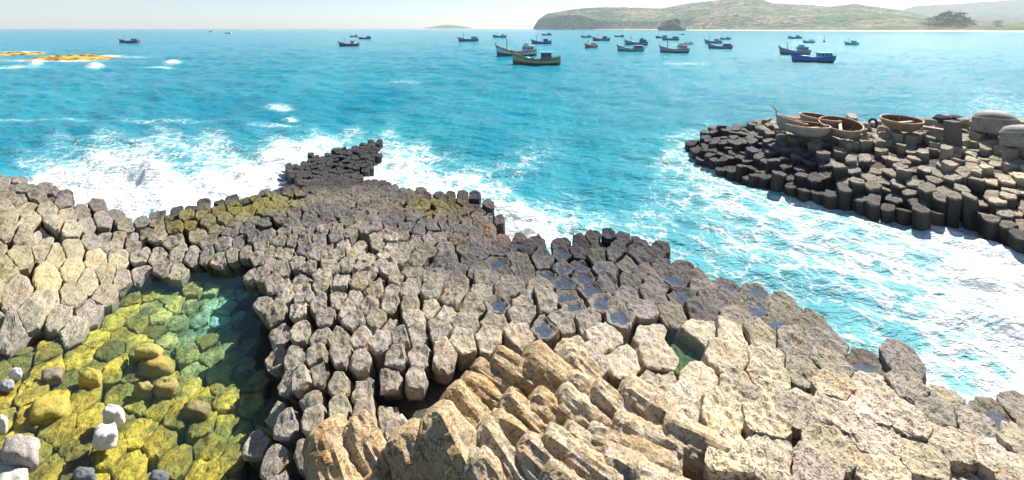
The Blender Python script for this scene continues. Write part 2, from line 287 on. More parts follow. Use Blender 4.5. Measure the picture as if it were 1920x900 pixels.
SPUR = [
 (1287, 266, .5, .64, DRK, .15, .05, .4, 0, .3), (1330, 248, 1.3, .62, DGR, .2, .05, .5, 0, .3), (1400, 232, 1.9, .62, DGR, .2, .06, .5, 0, .3), (1450, 226, 2.2, .62, GT, .2, .06, .5, 0, .3), (1520, 224, 2.4, .64, GT, .2, .06, .5, 0, .3), (1600, 227, 2.5, .64, GT, .25, .06, .4, 0, .3), (1700, 228, 2.6, .64, GT, .3, .07, .4, 0, .3), (1760, 222, 3.0, .68, GT, .35, .07, .4, 0, .3), (1840, 232, 2.85, .64, GT, .3, .07, .4, 0, .3), (1930, 240, 2.85, .64, GT, .3, .06, .4, 0, .3), (2150, 255, 3., .64, GT, .3, .06, .4, 0, .3),
 (1690, 243, 2.6, .64, GT, .2, .06, .4, 0, .3), (1520, 245, 2.25, .64, GT, .15, .06, .4, 0, .3), (1340, 290, 0.6, .62, DGR, .25, .05, .4, 0, .3), (1420, 315, 0.65, .62, DGR, .3, .06, .4, 0, .3), (1500, 345, 0.65, .62, DGR, .3, .06, .4, 0, .3), (1600, 375, 0.65, .62, DGR, .32, .06, .4, 0, .3), (1700, 400, 0.65, .62, DGR, .32, .06, .4, 0, .3), (1790, 400, 0.9, .62, DGR, .3, .06, .4, 0, .3), (1880, 440, 0.6, .62, DGR, .25, .06, .4, 0, .3), (1960, 450, 0.8, .62, DGR, .25, .06, .4, 0, .3),
 (1400, 270, 1.4, .62, DGR, .25, .06, .4, 0, .3), (1500, 290, 1.7, .64, DGR, .3, .06, .4, 0, .3), (1600, 300, 1.55, .68, GT, .35, .06, .4, 0, .3), (1620, 340, 1.15, .68, GT, .35, .06, .4, 0, .3), (1720, 340, 1.35, .68, GT, .32, .06, .4, 0, .3), (1800, 340, 1.55, .68, GT, .25, .05, .5, 0, .3), (1900, 340, 1.65, .68, PALE, .22, .05, .5, 0, .3), (1750, 275, 2.2, .64, GT, .35, .06, .4, 0, .3), (1880, 275, 2.4, .64, GT, .35, .06, .4, 0, .3), (1900, 400, 0.9, .62, PALE, .25, .06, .5, 0, .3), (2100, 350, 1.9, .64, PALE, .25, .06, .5, 0, .3),
]
SPUR_EDGE = [(1287, 258, .6), (1300, 250, 1.), (1330, 240, 1.4), (1400, 229, 1.9), (1450, 223, 2.2), (1520, 220, 2.5), (1600, 224, 2.6), (1700, 223, 2.7), (1760, 217, 3.0), (1840, 226, 2.9), (1930, 232, 2.9), (2300, 250, 3.), (2300, 540, 0), (1990, 492, 0), (1920, 476, 0), (1880, 460, 0), (1810, 424, 0), (1750, 430, 0), (1640, 408, 0), (1520, 378, 0), (1420, 348, 0), (1340, 322, 0), (1300, 295, 0), (1285, 275, 0)]

def poly(edge, z=None): return np.array([W(e[0], e[1], e[2] if z is None else z)[:2] for e in edge])
def inside(P, pl):
    P = np.atleast_2d(P); x, y = P[:, 0], P[:, 1]; r = np.zeros(len(P), bool); j = len(pl) - 1
    for i in range(len(pl)):
        xi, yi = pl[i]; xj, yj = pl[j]
        cnd = ((yi > y) != (yj > y)) & (x < (xj - xi) * (y - yi) / (yj - yi + 1e-12) + xi); r ^= cnd; j = i
    return r
def edgedist(P, pl):
    P = np.atleast_2d(P); best = np.full(len(P), 1e9)
    for i in range(len(pl)):
        a, b = pl[i - 1], pl[i]; d = b - a; L = (d @ d) + 1e-12
        t = np.clip(((P - a) @ d) / L, 0, 1); q = a + t[:, None] * d; best = np.minimum(best, np.hypot(*(P - q).T))
    return best

class Field:
    """heights by a linear radial basis, the rest by inverse distance"""
    def __init__(s, tab):
        s.P = np.array([W(r[0], r[1], r[2])[:2] for r in tab]); s.z = np.array([r[2] for r in tab])
        A = np.hypot(s.P[:, None, 0] - s.P[None, :, 0], s.P[:, None, 1] - s.P[None, :, 1]); n = len(tab)
        M = np.zeros((n + 3, n + 3)); M[:n, :n] = -A + np.eye(n) * 0.2; M[:n, n] = 1; M[:n, n + 1:] = s.P; M[n, :n] = 1; M[n + 1:, :n] = s.P.T
        s.c = np.linalg.solve(M, np.concatenate([s.z, [0, 0, 0]]))
        if len(tab[0]) > 3: s.at = np.array([[r[3], *r[4], *r[5:]] for r in tab])
    def h(s, Q):
        Q = np.atleast_2d(Q); n = len(s.P); A = np.hypot(Q[:, None, 0] - s.P[None, :, 0], Q[:, None, 1] - s.P[None, :, 1])
        return -A @ s.c[:n] + s.c[n] + Q @ s.c[n + 1:]
    def attrs(s, Q):
        Q = np.atleast_2d(Q); A = (Q[:, None, 0] - s.P[None, :, 0]) ** 2 + (Q[:, None, 1] - s.P[None, :, 1]) ** 2
        w = 1 / (A + 0.05) ** 1.7; return (w @ s.at) / w.sum(1)[:, None]

EDGEZ = [(x, y, 2.22, .54 if x < 210 else .48, GT, .05, .035, .25, 0, .9) for x, y in [(-150, 690), (0, 660), (60, 648), (125, 630), (165, 594), (205, 568), (214, 538), (250, 526), (330, 515), (380, 503)]] + [(x, y, 2.38, .46, GT, .12, .08, .4, 0, .4) for x, y in [(440, 503), (480, 520), (490, 590), (505, 660), (530, 722), (515, 790), (490, 850), (480, 920)]]
FM, FS = Field(CT + EDGEZ), Field(SPUR)
bedP = Field([(a, b, POOL_Z) for a, b, c in BED]).P; bedD = np.array([c for a, b, c in BED])
def bed_depth(Q):
    Q = np.atleast_2d(Q); A = (Q[:, None, 0] - bedP[None, :, 0]) ** 2 + (Q[:, None, 1] - bedP[None, :, 1]) ** 2
    w = 1 / (A + 0.1) ** 1.5; return (w @ bedD) / w.sum(1)
ME, PE, SE = poly(MAIN_EDGE), poly(POOL_EDGE, POOL_Z), poly(SPUR_EDGE)
LOGZ = np.array([W(x, y, 3.2)[:2] for x, y in [(585, 775), (640, 765), (700, 800), (735, 815), (780, 745), (835, 700), (885, 672), (930, 645), (1000, 632), (1075, 640), (1120, 690), (1185, 705), (1255, 770), (1330, 830), (1250, 1020), (585, 1020)]])

def seeds(pl, field, tries, pad=0.25):
    lo, hi = pl.min(0), pl.max(0)
    Q = rng.uniform(lo, hi, (tries, 2)); Q = Q[inside(Q, pl)]; Q = Q[edgedist(Q, pl) > pad]
    sp = field.attrs(Q)[:, 0] / np.maximum(Q[:, 1], 1.5) ** PW; X = Q; Q = fwd(Q); cell = 0.5 / 3; grid = {}; keep = []
    for q, s, xq in zip(Q, sp, X):
        gx, gy = int(q[0] // cell), int(q[1] // cell); ok = True
        for a in range(gx - 3, gx + 4):
            for b in range(gy - 3, gy + 4):
                for (u, v) in grid.get((a, b), ()):
                    if (u - q[0]) ** 2 + (v - q[1]) ** 2 < (0.84 * s) ** 2: ok = False; break
                if not ok: break
            if not ok: break
        if ok: grid.setdefault((gx, gy), []).append(tuple(q)); keep.append(xq)
    return np.array(keep)
def cells(S, spc):
    kd = kdtree.KDTree(len(S))
    for i, p in enumerate(S): kd.insert((p[0], p[1], 0), i)
    kd.balance(); out = []
    for i, p in enumerate(S):
        r = spc[i] * 0.72
        pg = [(p[0] + r * math.cos(a), p[1] + r * math.sin(a)) for a in np.linspace(0, 2 * math.pi, 11)[:-1]]
        for co, j, d in kd.find_n((p[0], p[1], 0), 16):
            if j == i: continue
            mx, my = (p[0] + S[j][0]) / 2, (p[1] + S[j][1]) / 2; nx, ny = S[j][0] - p[0], S[j][1] - p[1]
            q = []; k = len(pg)
            ds = [(x - mx) * nx + (y - my) * ny for x, y in pg]
            for a in range(k):
                b = (a + 1) % k
                if ds[a] <= 0: q.append(pg[a])
                if (ds[a] < 0) != (ds[b] < 0) and ds[a] != ds[b]:
                    t = ds[a] / (ds[a] - ds[b]); q.append((pg[a][0] + t * (pg[b][0] - pg[a][0]), pg[a][1] + t * (pg[b][1] - pg[a][1])))
            pg = q
            if len(pg) < 3: break
        out.append(np.array(pg))
    return out
PW = 0.55
def fwd(Q): Q = np.atleast_2d(Q); y = np.maximum(Q[:, 1], 1.5); return np.column_stack([Q[:, 0] / y ** PW, y ** (1 - PW) / (1 - PW)])
def inv(U): U = np.atleast_2d(U); y = (U[:, 1] * (1 - PW)) ** (1 / (1 - PW)); return np.column_stack([U[:, 0] * y ** PW, y])
def relaxed(pl, field, tries, it=3, amount=0.7):
    S = seeds(pl, field, tries)
    for k in range(it + 1):
        sp = field.attrs(S)[:, 0] / np.maximum(S[:, 1], 1.5) ** PW
        U = fwd(S); cs = cells(U, sp)
        if k == it: return S, [inv(c) if len(c) > 2 else c for c in cs]
        S = inv(np.array([u + amount * (c.mean(0) - u) if len(c) > 2 else u for u, c in zip(U, cs)]))

def resample(pg, M):
    """M points round the outline, every corner kept"""
    k = len(pg); L = np.hypot(*(np.roll(pg, -1, 0) - pg).T); n = np.maximum(1, np.floor(L / L.sum() * M)).astype(int)
    while n.sum() > M: n[np.argmax(n)] -= 1
    while n.sum() < M: n[np.argmax(L / n)] += 1
    out = []
    for a in range(k):
        t = np.arange(n[a])[:, None] / n[a]; out.append(pg[a] * (1 - t) + pg[(a + 1) % k] * t)
    return np.vstack(out)

def column_mesh(pg, z0, grad, gap, er, M, dish, deep, lean, rough, rnd, seed):
    c = pg.mean(0); P = resample(pg, M)
    for _ in range(rnd): P = 0.5 * P + 0.25 * (np.roll(P, 1, 0) + np.roll(P, -1, 0))
    gap = gap * .62; rad = np.hypot(*(P - c).T).mean(); P = c + (P - c) * (1 - gap / rad)
    if M >= 28: rr = [.16, .32, .48, .63, .77, .88, .95, 1.0]; dep = [.10, .2, .33, .5, .8, 1.2, deep]
    else: rr = [.3, .6, .86, .96, 1.0]; dep = [.12, .3, .6, 1.1, deep]
    fl = min(1, max(0, (er - .7) / .25)); bev = (0.012 + 0.03 * rough) * (1 - .85 * fl); dish = dish * (1 - fl) if dish < .06 else dish
    V = [[c[0], c[1], z0 - dish]]
    for r in rr:
        q = c + (P - c) * r; e = max(0, (r - .86) / .14)
        z = z0 + (q - c) @ grad - bev * e ** 2.2 - dish * (1 - r ** 2) ** 1.0
        V += np.column_stack([q, z]).tolist()
    ez = z0 + (P - c) @ grad - bev
    for d in dep:
        q = c + (P - c) * (1 + 0.03 * min(d, 1)) + np.array(lean) * d
        V += np.column_stack([q, ez - d]).tolist()
    V = np.array(V); nr = len(rr); nt = 1 + nr * M
    n1 = fbm(V * 2.6 + seed * 7.31, 3, 3); n2 = fbm(V * np.array([9, 9, 9.]) + seed * 3.7, 3, 11)
    amp = (0.035 + 0.05 * rough)
    V[:nt, 2] += amp * n1[:nt] * 0.8 + (0.04 + 0.03 * er) * n2[:nt]
    out = V[nt:, :2] - c - np.array(lean) * (ez.mean() - V[nt:, 2:3]); ln = np.hypot(*out.T)[:, None] + 1e-6
    V[nt:, :2] += out / ln * (0.05 * n1[nt:] + 0.03 * n2[nt:])[:, None]
    # edge ring wanders too, so that outlines are chipped
    k = slice(1 + (nr - 3) * M, nt); o = V[k, :2] - c; V[k, :2] += o / (np.hypot(*o.T)[:, None] + 1e-6) * (0.035 * n1[k] + 0.028 * n2[k])[:, None]
    Fc = [(0, 1 + j, 1 + (j + 1) % M) for j in range(M)]
    for i in range(nr + len(dep) - 1):
        a, b = 1 + i * M, 1 + (i + 1) * M
        Fc += [(a + j, b + j, b + (j + 1) % M, a + (j + 1) % M) for j in range(M)]
    return V, Fc, P

def rock_colour(V, base, seed, spur=False, nt=None):
    n = fbm(V * 1.7 + 13.1, 3, 21)
    col = np.array(base)[None, :] * (1 + 0.18 * n)[:, None]
    # the tide line: black wet lichen on everything the swash reaches
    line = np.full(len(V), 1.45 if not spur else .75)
    if spur: line[nt:] = 2.1        # above the tide band, shade is put into the flanks' colour
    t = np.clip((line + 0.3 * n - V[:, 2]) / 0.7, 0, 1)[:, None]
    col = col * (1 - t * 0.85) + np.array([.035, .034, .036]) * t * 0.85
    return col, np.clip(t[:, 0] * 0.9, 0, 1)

cols = []     # every column: geometry, colours, zone, size in the picture
def collect(S, CS, field, spur=False):
    at = field.attrs(S); hz = field.h(S); eps = 0.4
    gx = (field.h(S + [eps, 0]) - field.h(S - [eps, 0])) / (2 * eps); gy = (field.h(S + [0, eps]) - field.h(S - [0, eps])) / (2 * eps)
    ed = edgedist(S, SE if spur else ME); inlog = inside(S, LOGZ) if not spur else np.zeros(len(S), bool)
    inpool = inside(S, PE) if not spur else inlog
    bas = [W(*b) for b in BASIN]
    kb = {int(np.argmin(np.hypot(*(S - b[:2]).T))): b for b in bas} if not spur else {}
    bd = bed_depth(S)
    for i, pg in enumerate(CS):
        if len(pg) < 3 or inlog[i]: continue
        sp, r, g, b, hv, gap, er, pud, fol = at[i]
        r0 = random.Random(i + 9999 * spur); z = hz[i]; grad = np.array([gx[i], gy[i]]) * fol
        if spur: grad = grad * .6 + np.array([r0.uniform(-.16, .16), r0.uniform(-.14, .2)])
        elif er < .8: grad = grad + np.array([-.05, .30]) * (1 if S[i][0] > -8.5 else .5)
        gl = np.hypot(*grad); grad = grad * min(1, 0.72 / (gl + 1e-6))
        x, y = S[i]; base = np.array([r, g, b]); pool = bool(inpool[i]); dish = r0.uniform(-.015, .03); puddle = False; zone = 'main'
        rough = 0.5 + 0.5 * r0.random(); lean = (0, 0)
        if pool:
            z = POOL_Z - bd[i] + r0.uniform(-.025, .03) * (1 + 3 * bd[i]); grad = np.array([r0.uniform(-.06, .06), r0.uniform(-.06, .06)])
            kd_ = min(1, max(0, (bd[i] - .24) / .36)); base = (np.array((.58, .455, .07)) * (1 - kd_) + np.array((.33, .56, .48)) * kd_) * r0.uniform(.7, 1.15); rough = .15; gap = .02; er = .35; dish = -0.02; hv = 0
            if r0.random() < .12: base = np.array((.28, .25, .06)) * r0.uniform(.6, 1.2)
            z = min(z, POOL_Z - .03); zone = 'pool'
        else:
            u = r0.uniform(-1, 1); z += hv * u * (.9 if spur else .42) - (hv * 1.1 if r0.random() < .09 * min(1, hv / .15) else 0)
            if spur: z += hv * r0.choice((-.9, -.3, .2, .9)); z = max(z, .2); base = base * np.clip(.4 + .3 * z, .5, 1.05)
            grad = grad + np.array([r0.uniform(-.13, .13), r0.uniform(-.13, .13)]) * (.15 + hv * 3.5) * (.4 if er > .85 else 1)
            base = base * r0.uniform(.82, 1.16) * np.array([1, r0.uniform(.97, 1.02), r0.uniform(.92, 1.06)])
            if ed[i] < 0.9 and not spur: z -= r0.uniform(0, .22)
            puddle = r0.random() < pud * .7 and np.mean(base) < .3
            if er > .85: gap = -.005
            if puddle: dish = r0.uniform(.07, .12); grad = grad * .12; base *= .82
            if not spur:
                pxx = 960 + F * x / y; pyy = HZ + F * (HC - z) / y
                if pxx < 235: zone = 'slope'
                elif pxx < 500: zone = 'ridge'
                elif base.mean() < .17: zone = 'shelf'
                elif pxx > 1290 and pyy > 640: zone = 'flat'
                elif pxx > 1000: zone = 'right'
                else: zone = 'centre'
                if ed[i] > .5: lean = (grad[0] * .9 + r0.uniform(-.05, .05), grad[1] * 1.0 + .2 + r0.uniform(-.05, .05))
            else: zone = 'spur'; gap = .025; lean = (r0.uniform(-.08, .08), r0.uniform(0, .12))
        if not spur and min(np.hypot(x - q[0], y - q[1]) for q in bas) < 1.35: grad = grad * .15; z = min(z, 2.86)
        if i in kb: z = kb[i][2] - .32; puddle = False; grad *= 0; base = np.array((.10, .14, .05)); zone = 'basin'
        y_ = max(y, 3); pxx = 960 + F * x / y_; pyy = HZ + F * (HC - z) / y_
        area = .5 * abs(np.dot(pg[:, 0], np.roll(pg[:, 1], 1)) - np.dot(pg[:, 1], np.roll(pg[:, 0], 1)))
        size = area * (F / y_) ** 2 * (HC - z) / y_ if (-20 < pxx < 1940 and pyy < 915) else 0
        deep = (z + 1.0) if (ed[i] < 2.2 or spur) else 2.0
        if pool: deep = 1.0
        cols.append(dict(pg=pg, z=z, grad=grad, gap=gap, er=er, dish=dish, puddle=puddle, base=base, zone=zone, size=size, deep=deep, rough=rough, lean=lean, seed=i + 5000 * spur, area=area, px=pxx, py=pyy, spur=spur, hv=hv, sides=len(pg), x=x, y=y))
S1, C1 = relaxed(ME, FM, 60000); collect(S1, C1, FM)
S2, C2 = relaxed(SE, FS, 40000); collect(S2, C2, FS, True)

def build_column(c, M):
    rnd = 0
    V, Fc, P = column_mesh(c['pg'], c['z'], c['grad'], c['gap'], c['er'], M, c['dish'], c['deep'], c['lean'], c['rough'], rnd, c['seed'])
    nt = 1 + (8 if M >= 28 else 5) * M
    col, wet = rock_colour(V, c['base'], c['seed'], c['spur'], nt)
    if c['zone'] == 'pool':       # algae in patches
        q = np.clip(fbm(V * np.array([2.2, 2.2, 1]) + 3.3, 4, 71) * 2.6 + .35, 0, 1)[:, None]; q2 = np.clip(fbm(V * 7.0 + 9, 3, 75) * 2.2 + .2, 0, 1)[:, None]
        col = col * (1 - .65 * q) + np.array((.13, .16, .06)) * .65 * q; col = col * (1 - .35 * q2)
    pudge = None
    if c['puddle']:
        cc = c['pg'].mean(0); zl = c['z'] - c['dish'] * .66; q = cc + (P - cc) * .68
        pudge = (np.vstack([[*cc, zl], np.column_stack([q, np.full(len(q), zl)])]), [(0, 1 + j, 1 + (j + 1) % len(q)) for j in range(len(q))])
    if c['zone'] == 'pool': wet = wet * 0
    elif c['base'].mean() < .15: wet = np.maximum(wet, .35)
    return V, Fc, col, wet, np.full(len(V), c['er']), pudge

WORD = {4: 'four', 5: 'five', 6: 'six', 7: 'seven', 8: 'eight'}
def size_word(c):
    e = c['area'] / ({'pool': .36, 'centre': .36}.get(c['zone'], .72)); return 'large ' if e > 1.2 else 'small ' if e < .62 else ''
def place_word(c):
    x, y = c['px'], c['py']
    if c['zone'] == 'pool':
        return ('under the shallow left end of the green pool' if x < 170 and y > 640 else 'under deep teal water at the back of the pool' if y < 640 else 'under the pool by its dark right bank' if x > 380 else 'under shallow pool water around the white blocks' if y > 740 else 'in clear water near the golden boulders')
    if c['zone'] == 'slope': return 'along the left crest above the surf' if y < 400 else 'on the left slope, at the edge of the pool' if y > 590 else 'halfway up the left slope behind the pool'
    if c['zone'] == 'ridge': return 'on the broken right bank of the pool' if (x > 470 and y > 520) else 'on the ridge just behind the pool' if y > 450 else 'on the dark ridge crest beside the surf'
    if c['zone'] == 'shelf': return 'on the seaward shelf beside channel surf' if x > 1180 else 'on the dark shelf by the white surf' if x > 820 else 'on the dark point running out to sea'
    if c['zone'] == 'flat': return 'on the worn pavement beside the channel foam' if y < 780 and x > 1600 else 'in the flat worn pavement of the lower right'
    if c['zone'] == 'right': return 'between leaning columns and the dark shelf' if x < 1200 else 'around the small green basin'
    if c['zone'] == 'basin': return 'sunk under the small green basin'
    return 'in the central field behind the orange slabs' if y > 700 else 'in the central field right of the pool' if x < 760 else 'in the central field below the dark shelf'
def hue(c):
    if c['zone'] == 'pool': return 'golden algae covered' if c['base'][0] > .26 else 'dark mossy'
    if c['zone'] == 'basin': return 'green sunken'
    m = c['base'].mean(); return 'black' if m < .09 else 'dark grey' if m < .18 else 'grey' if m < .26 else 'tan' if m < .38 else 'pale cream'

order = sorted(range(len(cols)), key=lambda i: -cols[i]['size'])
front = [i for i in order[:270] if cols[i]['size'] > 0]; fs = set(front)
for i in front:
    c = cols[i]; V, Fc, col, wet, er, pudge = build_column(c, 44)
    ctr = np.array([c['x'], c['y'], c['z']])
    o = link('basalt_column', mesh(V - ctr, Fc, col, wet, None, {'erode': er}), [ROCK], None, False); o.location = ctr.tolist()
    n = WORD.get(c['sides'], 'many')
    lab = f"{size_word(c)}{hue(c)} {n}-sided column {'puddled ' if c['puddle'] else ''}{place_word(c)}"
    tag(o, lab, 'rock column', 'basalt columns of the rocky shore', 'thing')
    if pudge:
        link('rain_puddle', mesh(pudge[0] - ctr, pudge[1]), [PUD], o)
SV, SF, SC, SW, SR, SM = [], [], [], [], [], []; nv = 0
for i, c in enumerate(cols):
    if i in fs: continue
    if not (-260 < c['px'] < 2180): continue
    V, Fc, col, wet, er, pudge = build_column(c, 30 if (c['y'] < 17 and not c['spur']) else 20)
    SV.append(V); SF += [tuple(k + nv for k in f) for f in Fc]; SM += [0] * len(Fc); SC.append(col); SW.append(wet); SR.append(er); nv += len(V)
    if pudge:
        V, Fc = pudge; SV.append(V); SF += [tuple(k + nv for k in f) for f in Fc]; SM += [1] * len(Fc); SC.append(np.zeros((len(V), 3))); SW.append(np.zeros(len(V))); SR.append(np.zeros(len(V))); nv += len(V)
o = link('basalt_columns', mesh(np.vstack(SV), SF, np.vstack(SC), np.concatenate(SW), SM, {'erode': np.concatenate(SR)}), [ROCK, PUD], None, False)
tag(o, 'mass of smaller, farther dark and tan basalt columns along the shore and spur', 'rock columns', None, 'stuff')

# bedrock under the columns, closing the gaps between them
def bedrock(name, pl, field, spur):
    lo, hi = pl.min(0) - 1.0, pl.max(0) + 1.0; st = 0.45
    X, Y = np.meshgrid(np.arange(lo[0], hi[0], st), np.arange(lo[1], hi[1], st)); Q = np.column_stack([X.ravel(), Y.ravel()])
    ins = inside(Q, pl); ed = edgedist(Q, pl) * np.where(ins, 1, -1); z = field.h(Q)
    k = np.clip((ed - .5) / .8, 0, 1); zz = (z - (.35 if spur else .6)) * k + (-1.5) * (1 - k)
    if not spur:
        ip = inside(Q, PE); zz = np.where(ip, np.minimum(zz, POOL_Z - bed_depth(Q) - .25), zz); pd = edgedist(Q, PE)
        b = W(*BASIN[0]); zz = np.where(np.hypot(*(Q - b[:2]).T) < 1.2, np.minimum(zz, 1.6), zz)
        lg = inside(Q, LOGZ); zz = np.where(lg, z - .55, zz)
    zz = zz + .12 * fbm(np.column_stack([Q * 1.3, zz]), 3, 5)
    ny, nx = X.shape; idx = np.arange(ny * nx).reshape(ny, nx)
    Fc = np.stack([idx[:-1, :-1], idx[:-1, 1:], idx[1:, 1:], idx[1:, :-1]], -1).reshape(-1, 4)
    V = np.column_stack([Q, zz]); col, wet = rock_colour(V, (.10, .09, .08), 1)
    if not spur: col[lg] = np.array((.3, .22, .13))
    tag(link(name, mesh(V, Fc, col, wet, None, {'erode': np.full(len(V), .6)}), [ROCK]), kind='structure')
bedrock('bedrock', ME, FM, False); bedrock('bedrock', SE, FS, True)

# ------------------------------------------------------------------ water of the pool and of the basin
def prism(name, pg, zt, zb, mat):
    n = len(pg); V = [(*p, zt) for p in pg] + [(*p, zb) for p in pg]
    Fc = [tuple(range(n)), tuple(range(2 * n - 1, n - 1, -1))] + [(i, n + i, n + (i + 1) % n, (i + 1) % n) for i in range(n)]
    me = mesh(V, Fc)
    import bmesh
    bm = bmesh.new(); bm.from_mesh(me); bmesh.ops.recalc_face_normals(bm, faces=bm.faces); bm.to_mesh(me); bm.free()
    return tag(link(name, me, [mat], None, False), kind='structure')
pc = PE.mean(0); Pw = np.array([p + (p - pc) / np.hypot(*(p - pc)) * .35 for p in PE])
prism('pool_water', Pw, POOL_Z, -0.8, POOL)
b = W(*BASIN[0]); bcell = min((c for c in cols if c['zone'] == 'basin'), key=lambda c: 0)
bc = bcell['pg'].mean(0); prism('basin_water', bc + (bcell['pg'] - bc) * 1.06, BASIN[0][2] - .02, BASIN[0][2] - 1.2, POOL)

# ------------------------------------------------------------------ the sea
FOAM = [(50, 302, .3), (120, 268, .22), (200, 300, .75), (280, 335, .95), (350, 360, 1), (200, 360, .95), (100, 330, .8), (420, 335, .95), (500, 325, .95), (540, 290, .85), (600, 265, .6), (660, 248, .33), (400, 266, .45), (320, 260, .42), (250, 252, .12), (460, 256, .1), (270, 280, .5), (350, 300, .3), (340, 312, .2), (400, 300, .45), (60, 262, .06), (0, 300, .02), (20, 312, .1), (0, 250, 0), (150, 240, .03), (250, 236, .04), (350, 236, .05), (450, 238, .04), (560, 245, .1), (620, 232, .05), (700, 238, .02), (640, 215, 0), (760, 245, .04), (830, 255, .02), (540, 215, 0), (400, 215, 0), (200, 215, 0), (200, 262, .3),
 (740, 300, .8), (700, 330, .9), (790, 335, .75), (850, 342, .7), (780, 275, .42), (730, 255, .4), (910, 352, .55), (960, 400, .85), (1000, 430, .95), (850, 300, .18), (950, 330, .2), (1050, 420, .55), (1120, 405, .3), (1000, 350, .05), (1100, 330, .02), (1180, 415, .3), (1220, 430, .38), (780, 235, .02), (900, 270, .02), (1050, 375, .15), (1150, 370, .08),
 (1270, 300, .42), (1250, 340, .22), (1310, 340, .5), (1370, 380, .55), (1280, 420, .25), (1310, 480, .3), (1400, 450, .5), (1450, 500, .42), (1500, 420, .66), (1600, 450, .68), (1550, 550, .36), (1650, 560, .5), (1700, 480, .76), (1800, 500, .9), (1850, 600, .85), (1780, 650, .6), (1690, 640, .42), (1850, 700, .68), (1900, 480, 1), (1820, 445, .95), (1910, 650, .95), (1420, 530, .33), (1200, 330, .04), (1220, 270, .03), (1275, 262, .3), (1250, 235, .0),
 (1150, 250, .0), (1000, 200, 0), (500, 150, 0), (1500, 150, 0), (1860, 200, .25), (1780, 205, .12), (1650, 200, .02), (1400, 205, .0), (100, 150, 0), (700, 180, .0), (1200, 150, .0), (900, 120, .0), (300, 190, .0), (50, 210, 0), (1900, 130, .0), (1600, 100, 0), (100, 80, 0), (1000, 80, 0), (1920, 80, 0), (300, 100, 0)]
STREAK = [(525, 200, 26, 5, .6), (510, 232, 50, 4, .45), (545, 222, 15, 4, .5), (178, 124, 16, 4, 1.), (323, 117, 14, 3.5, 1.), (300, 126, 25, 2.5, .55), (66, 118, 12, 4, 1.), (20, 125, 60, 3, .5), (205, 105, 26, 2.5, .75), (100, 113, 95, 2.5, .7), (40, 97, 45, 1.6, .6), (250, 107, 40, 1.5, .35), (760, 152, 60, 3, .22), (1290, 118, 50, 3, .3), (90, 222, 120, 4, .25), (310, 225, 120, 4, .3)]
def shore_wet(Q): return np.minimum(np.where(inside(Q, ME), 0, edgedist(Q, ME)), np.where(inside(Q, SE), 0, edgedist(Q, SE)))
def build_sea():
    py = np.concatenate([np.linspace(1000, 640, 60), np.linspace(638, 140, 330), np.linspace(138.6, 60, 90), np.array([59, 58.2, 57.4, 56.7, 56, 55.4, 54.9, 54.4])])
    d = F * HC / (py - HZ); u = np.linspace(-2.0, 2.0, 960); X = d[:, None] * u[None, :]; Y = np.repeat(d[:, None], len(u), 1)
    Q = np.column_stack([X.ravel(), Y.ravel()]); px = 960 + F * Q[:, 0] / Q[:, 1]; pv = HZ + F * HC / Q[:, 1]
    ft = np.array(FOAM); num = 0; den = 0
    for a, b_, f in ft:
        w = 1 / (((px - a) / 1.0) ** 2 + ((pv - b_) * 1.7) ** 2 + 120) ** 2; num = num + w * f; den = den + w
    foam = num / den; foam = foam * np.where((px > 1230) & (pv > 260) & (px + pv < 2330), .86, 1)
    for a, b_, sx, sy, f in STREAK: foam = np.maximum(foam, f * np.exp(-((px - a) / sx) ** 2 - ((pv - b_) / sy) ** 2))
    near = Q[:, 1] < 55; sh = np.full(len(Q), 99.); sh[near] = shore_wet(Q[near])
    foam = np.maximum(foam, .6 * np.clip(1 - sh / 1.2, 0, 1))
    aer = np.clip(foam * 1.1 + .45 * np.clip(1 - sh / 9, 0, 1), 0, 1); aer = np.maximum(aer, np.clip((px - 700) / 1300, 0, .36) * np.clip((Q[:, 1] - 40) / 300 + .35, 0, 1))
    z = np.zeros(len(Q)); r2 = np.random.default_rng(3); cellsz = np.maximum(Q[:, 1] * 4.0 / 960, 0.0) * 2.5
    for k in range(34):
        lam = 1.2 * 1.14 ** k * r2.uniform(.9, 1.1); a = R(250 + r2.normal(0, 28)); amp = .0115 * min(lam, 6) ** .7
        kx, ky = math.cos(a) * 2 * math.pi / lam, math.sin(a) * 2 * math.pi / lam
        ph = kx * Q[:, 0] + ky * Q[:, 1] + r2.uniform(0, 6.28); s = np.sin(ph)
        z += amp * (s + .35 * np.sin(2 * ph + 1.2)) * np.clip(lam / (cellsz + 1e-6) - 1, 0, 1) * (lam < 40)
    P3 = np.column_stack([Q, np.zeros(len(Q))])
    ch = fbm(P3 * .55, 3, 31) * .5 + fbm(P3 * 1.9, 3, 41) * .22
    z += np.clip(foam, 0, 1) * ch * .75 * (Q[:, 1] < 80)
    # the curling wave in the left bay and the small breakers by the reef
    g = np.exp(-((px - 275) / 60) ** 2 - ((pv - 322) / 14) ** 2); z += .7 * g; foam = np.maximum(foam, g * .9)
    for a, b_, sx, sy in [(178, 123, 14, 3), (323, 117, 12, 3), (66, 117, 11, 3.5)]: z += .75 * np.exp(-((px - a) / sx) ** 2 - ((pv - b_) / sy) ** 2)
    z -= .12
    ny, nx = X.shape; idx = np.arange(ny * nx).reshape(ny, nx)
    Fc = np.stack([idx[:-1, :-1], idx[:-1, 1:], idx[1:, 1:], idx[1:, :-1]], -1).reshape(-1, 4)
    o = link('sea', mesh(np.column_stack([Q, z]), Fc, None, None, None, {'foam': foam, 'aer': aer}), [SEA]); tag(o, kind='structure')
build_sea()

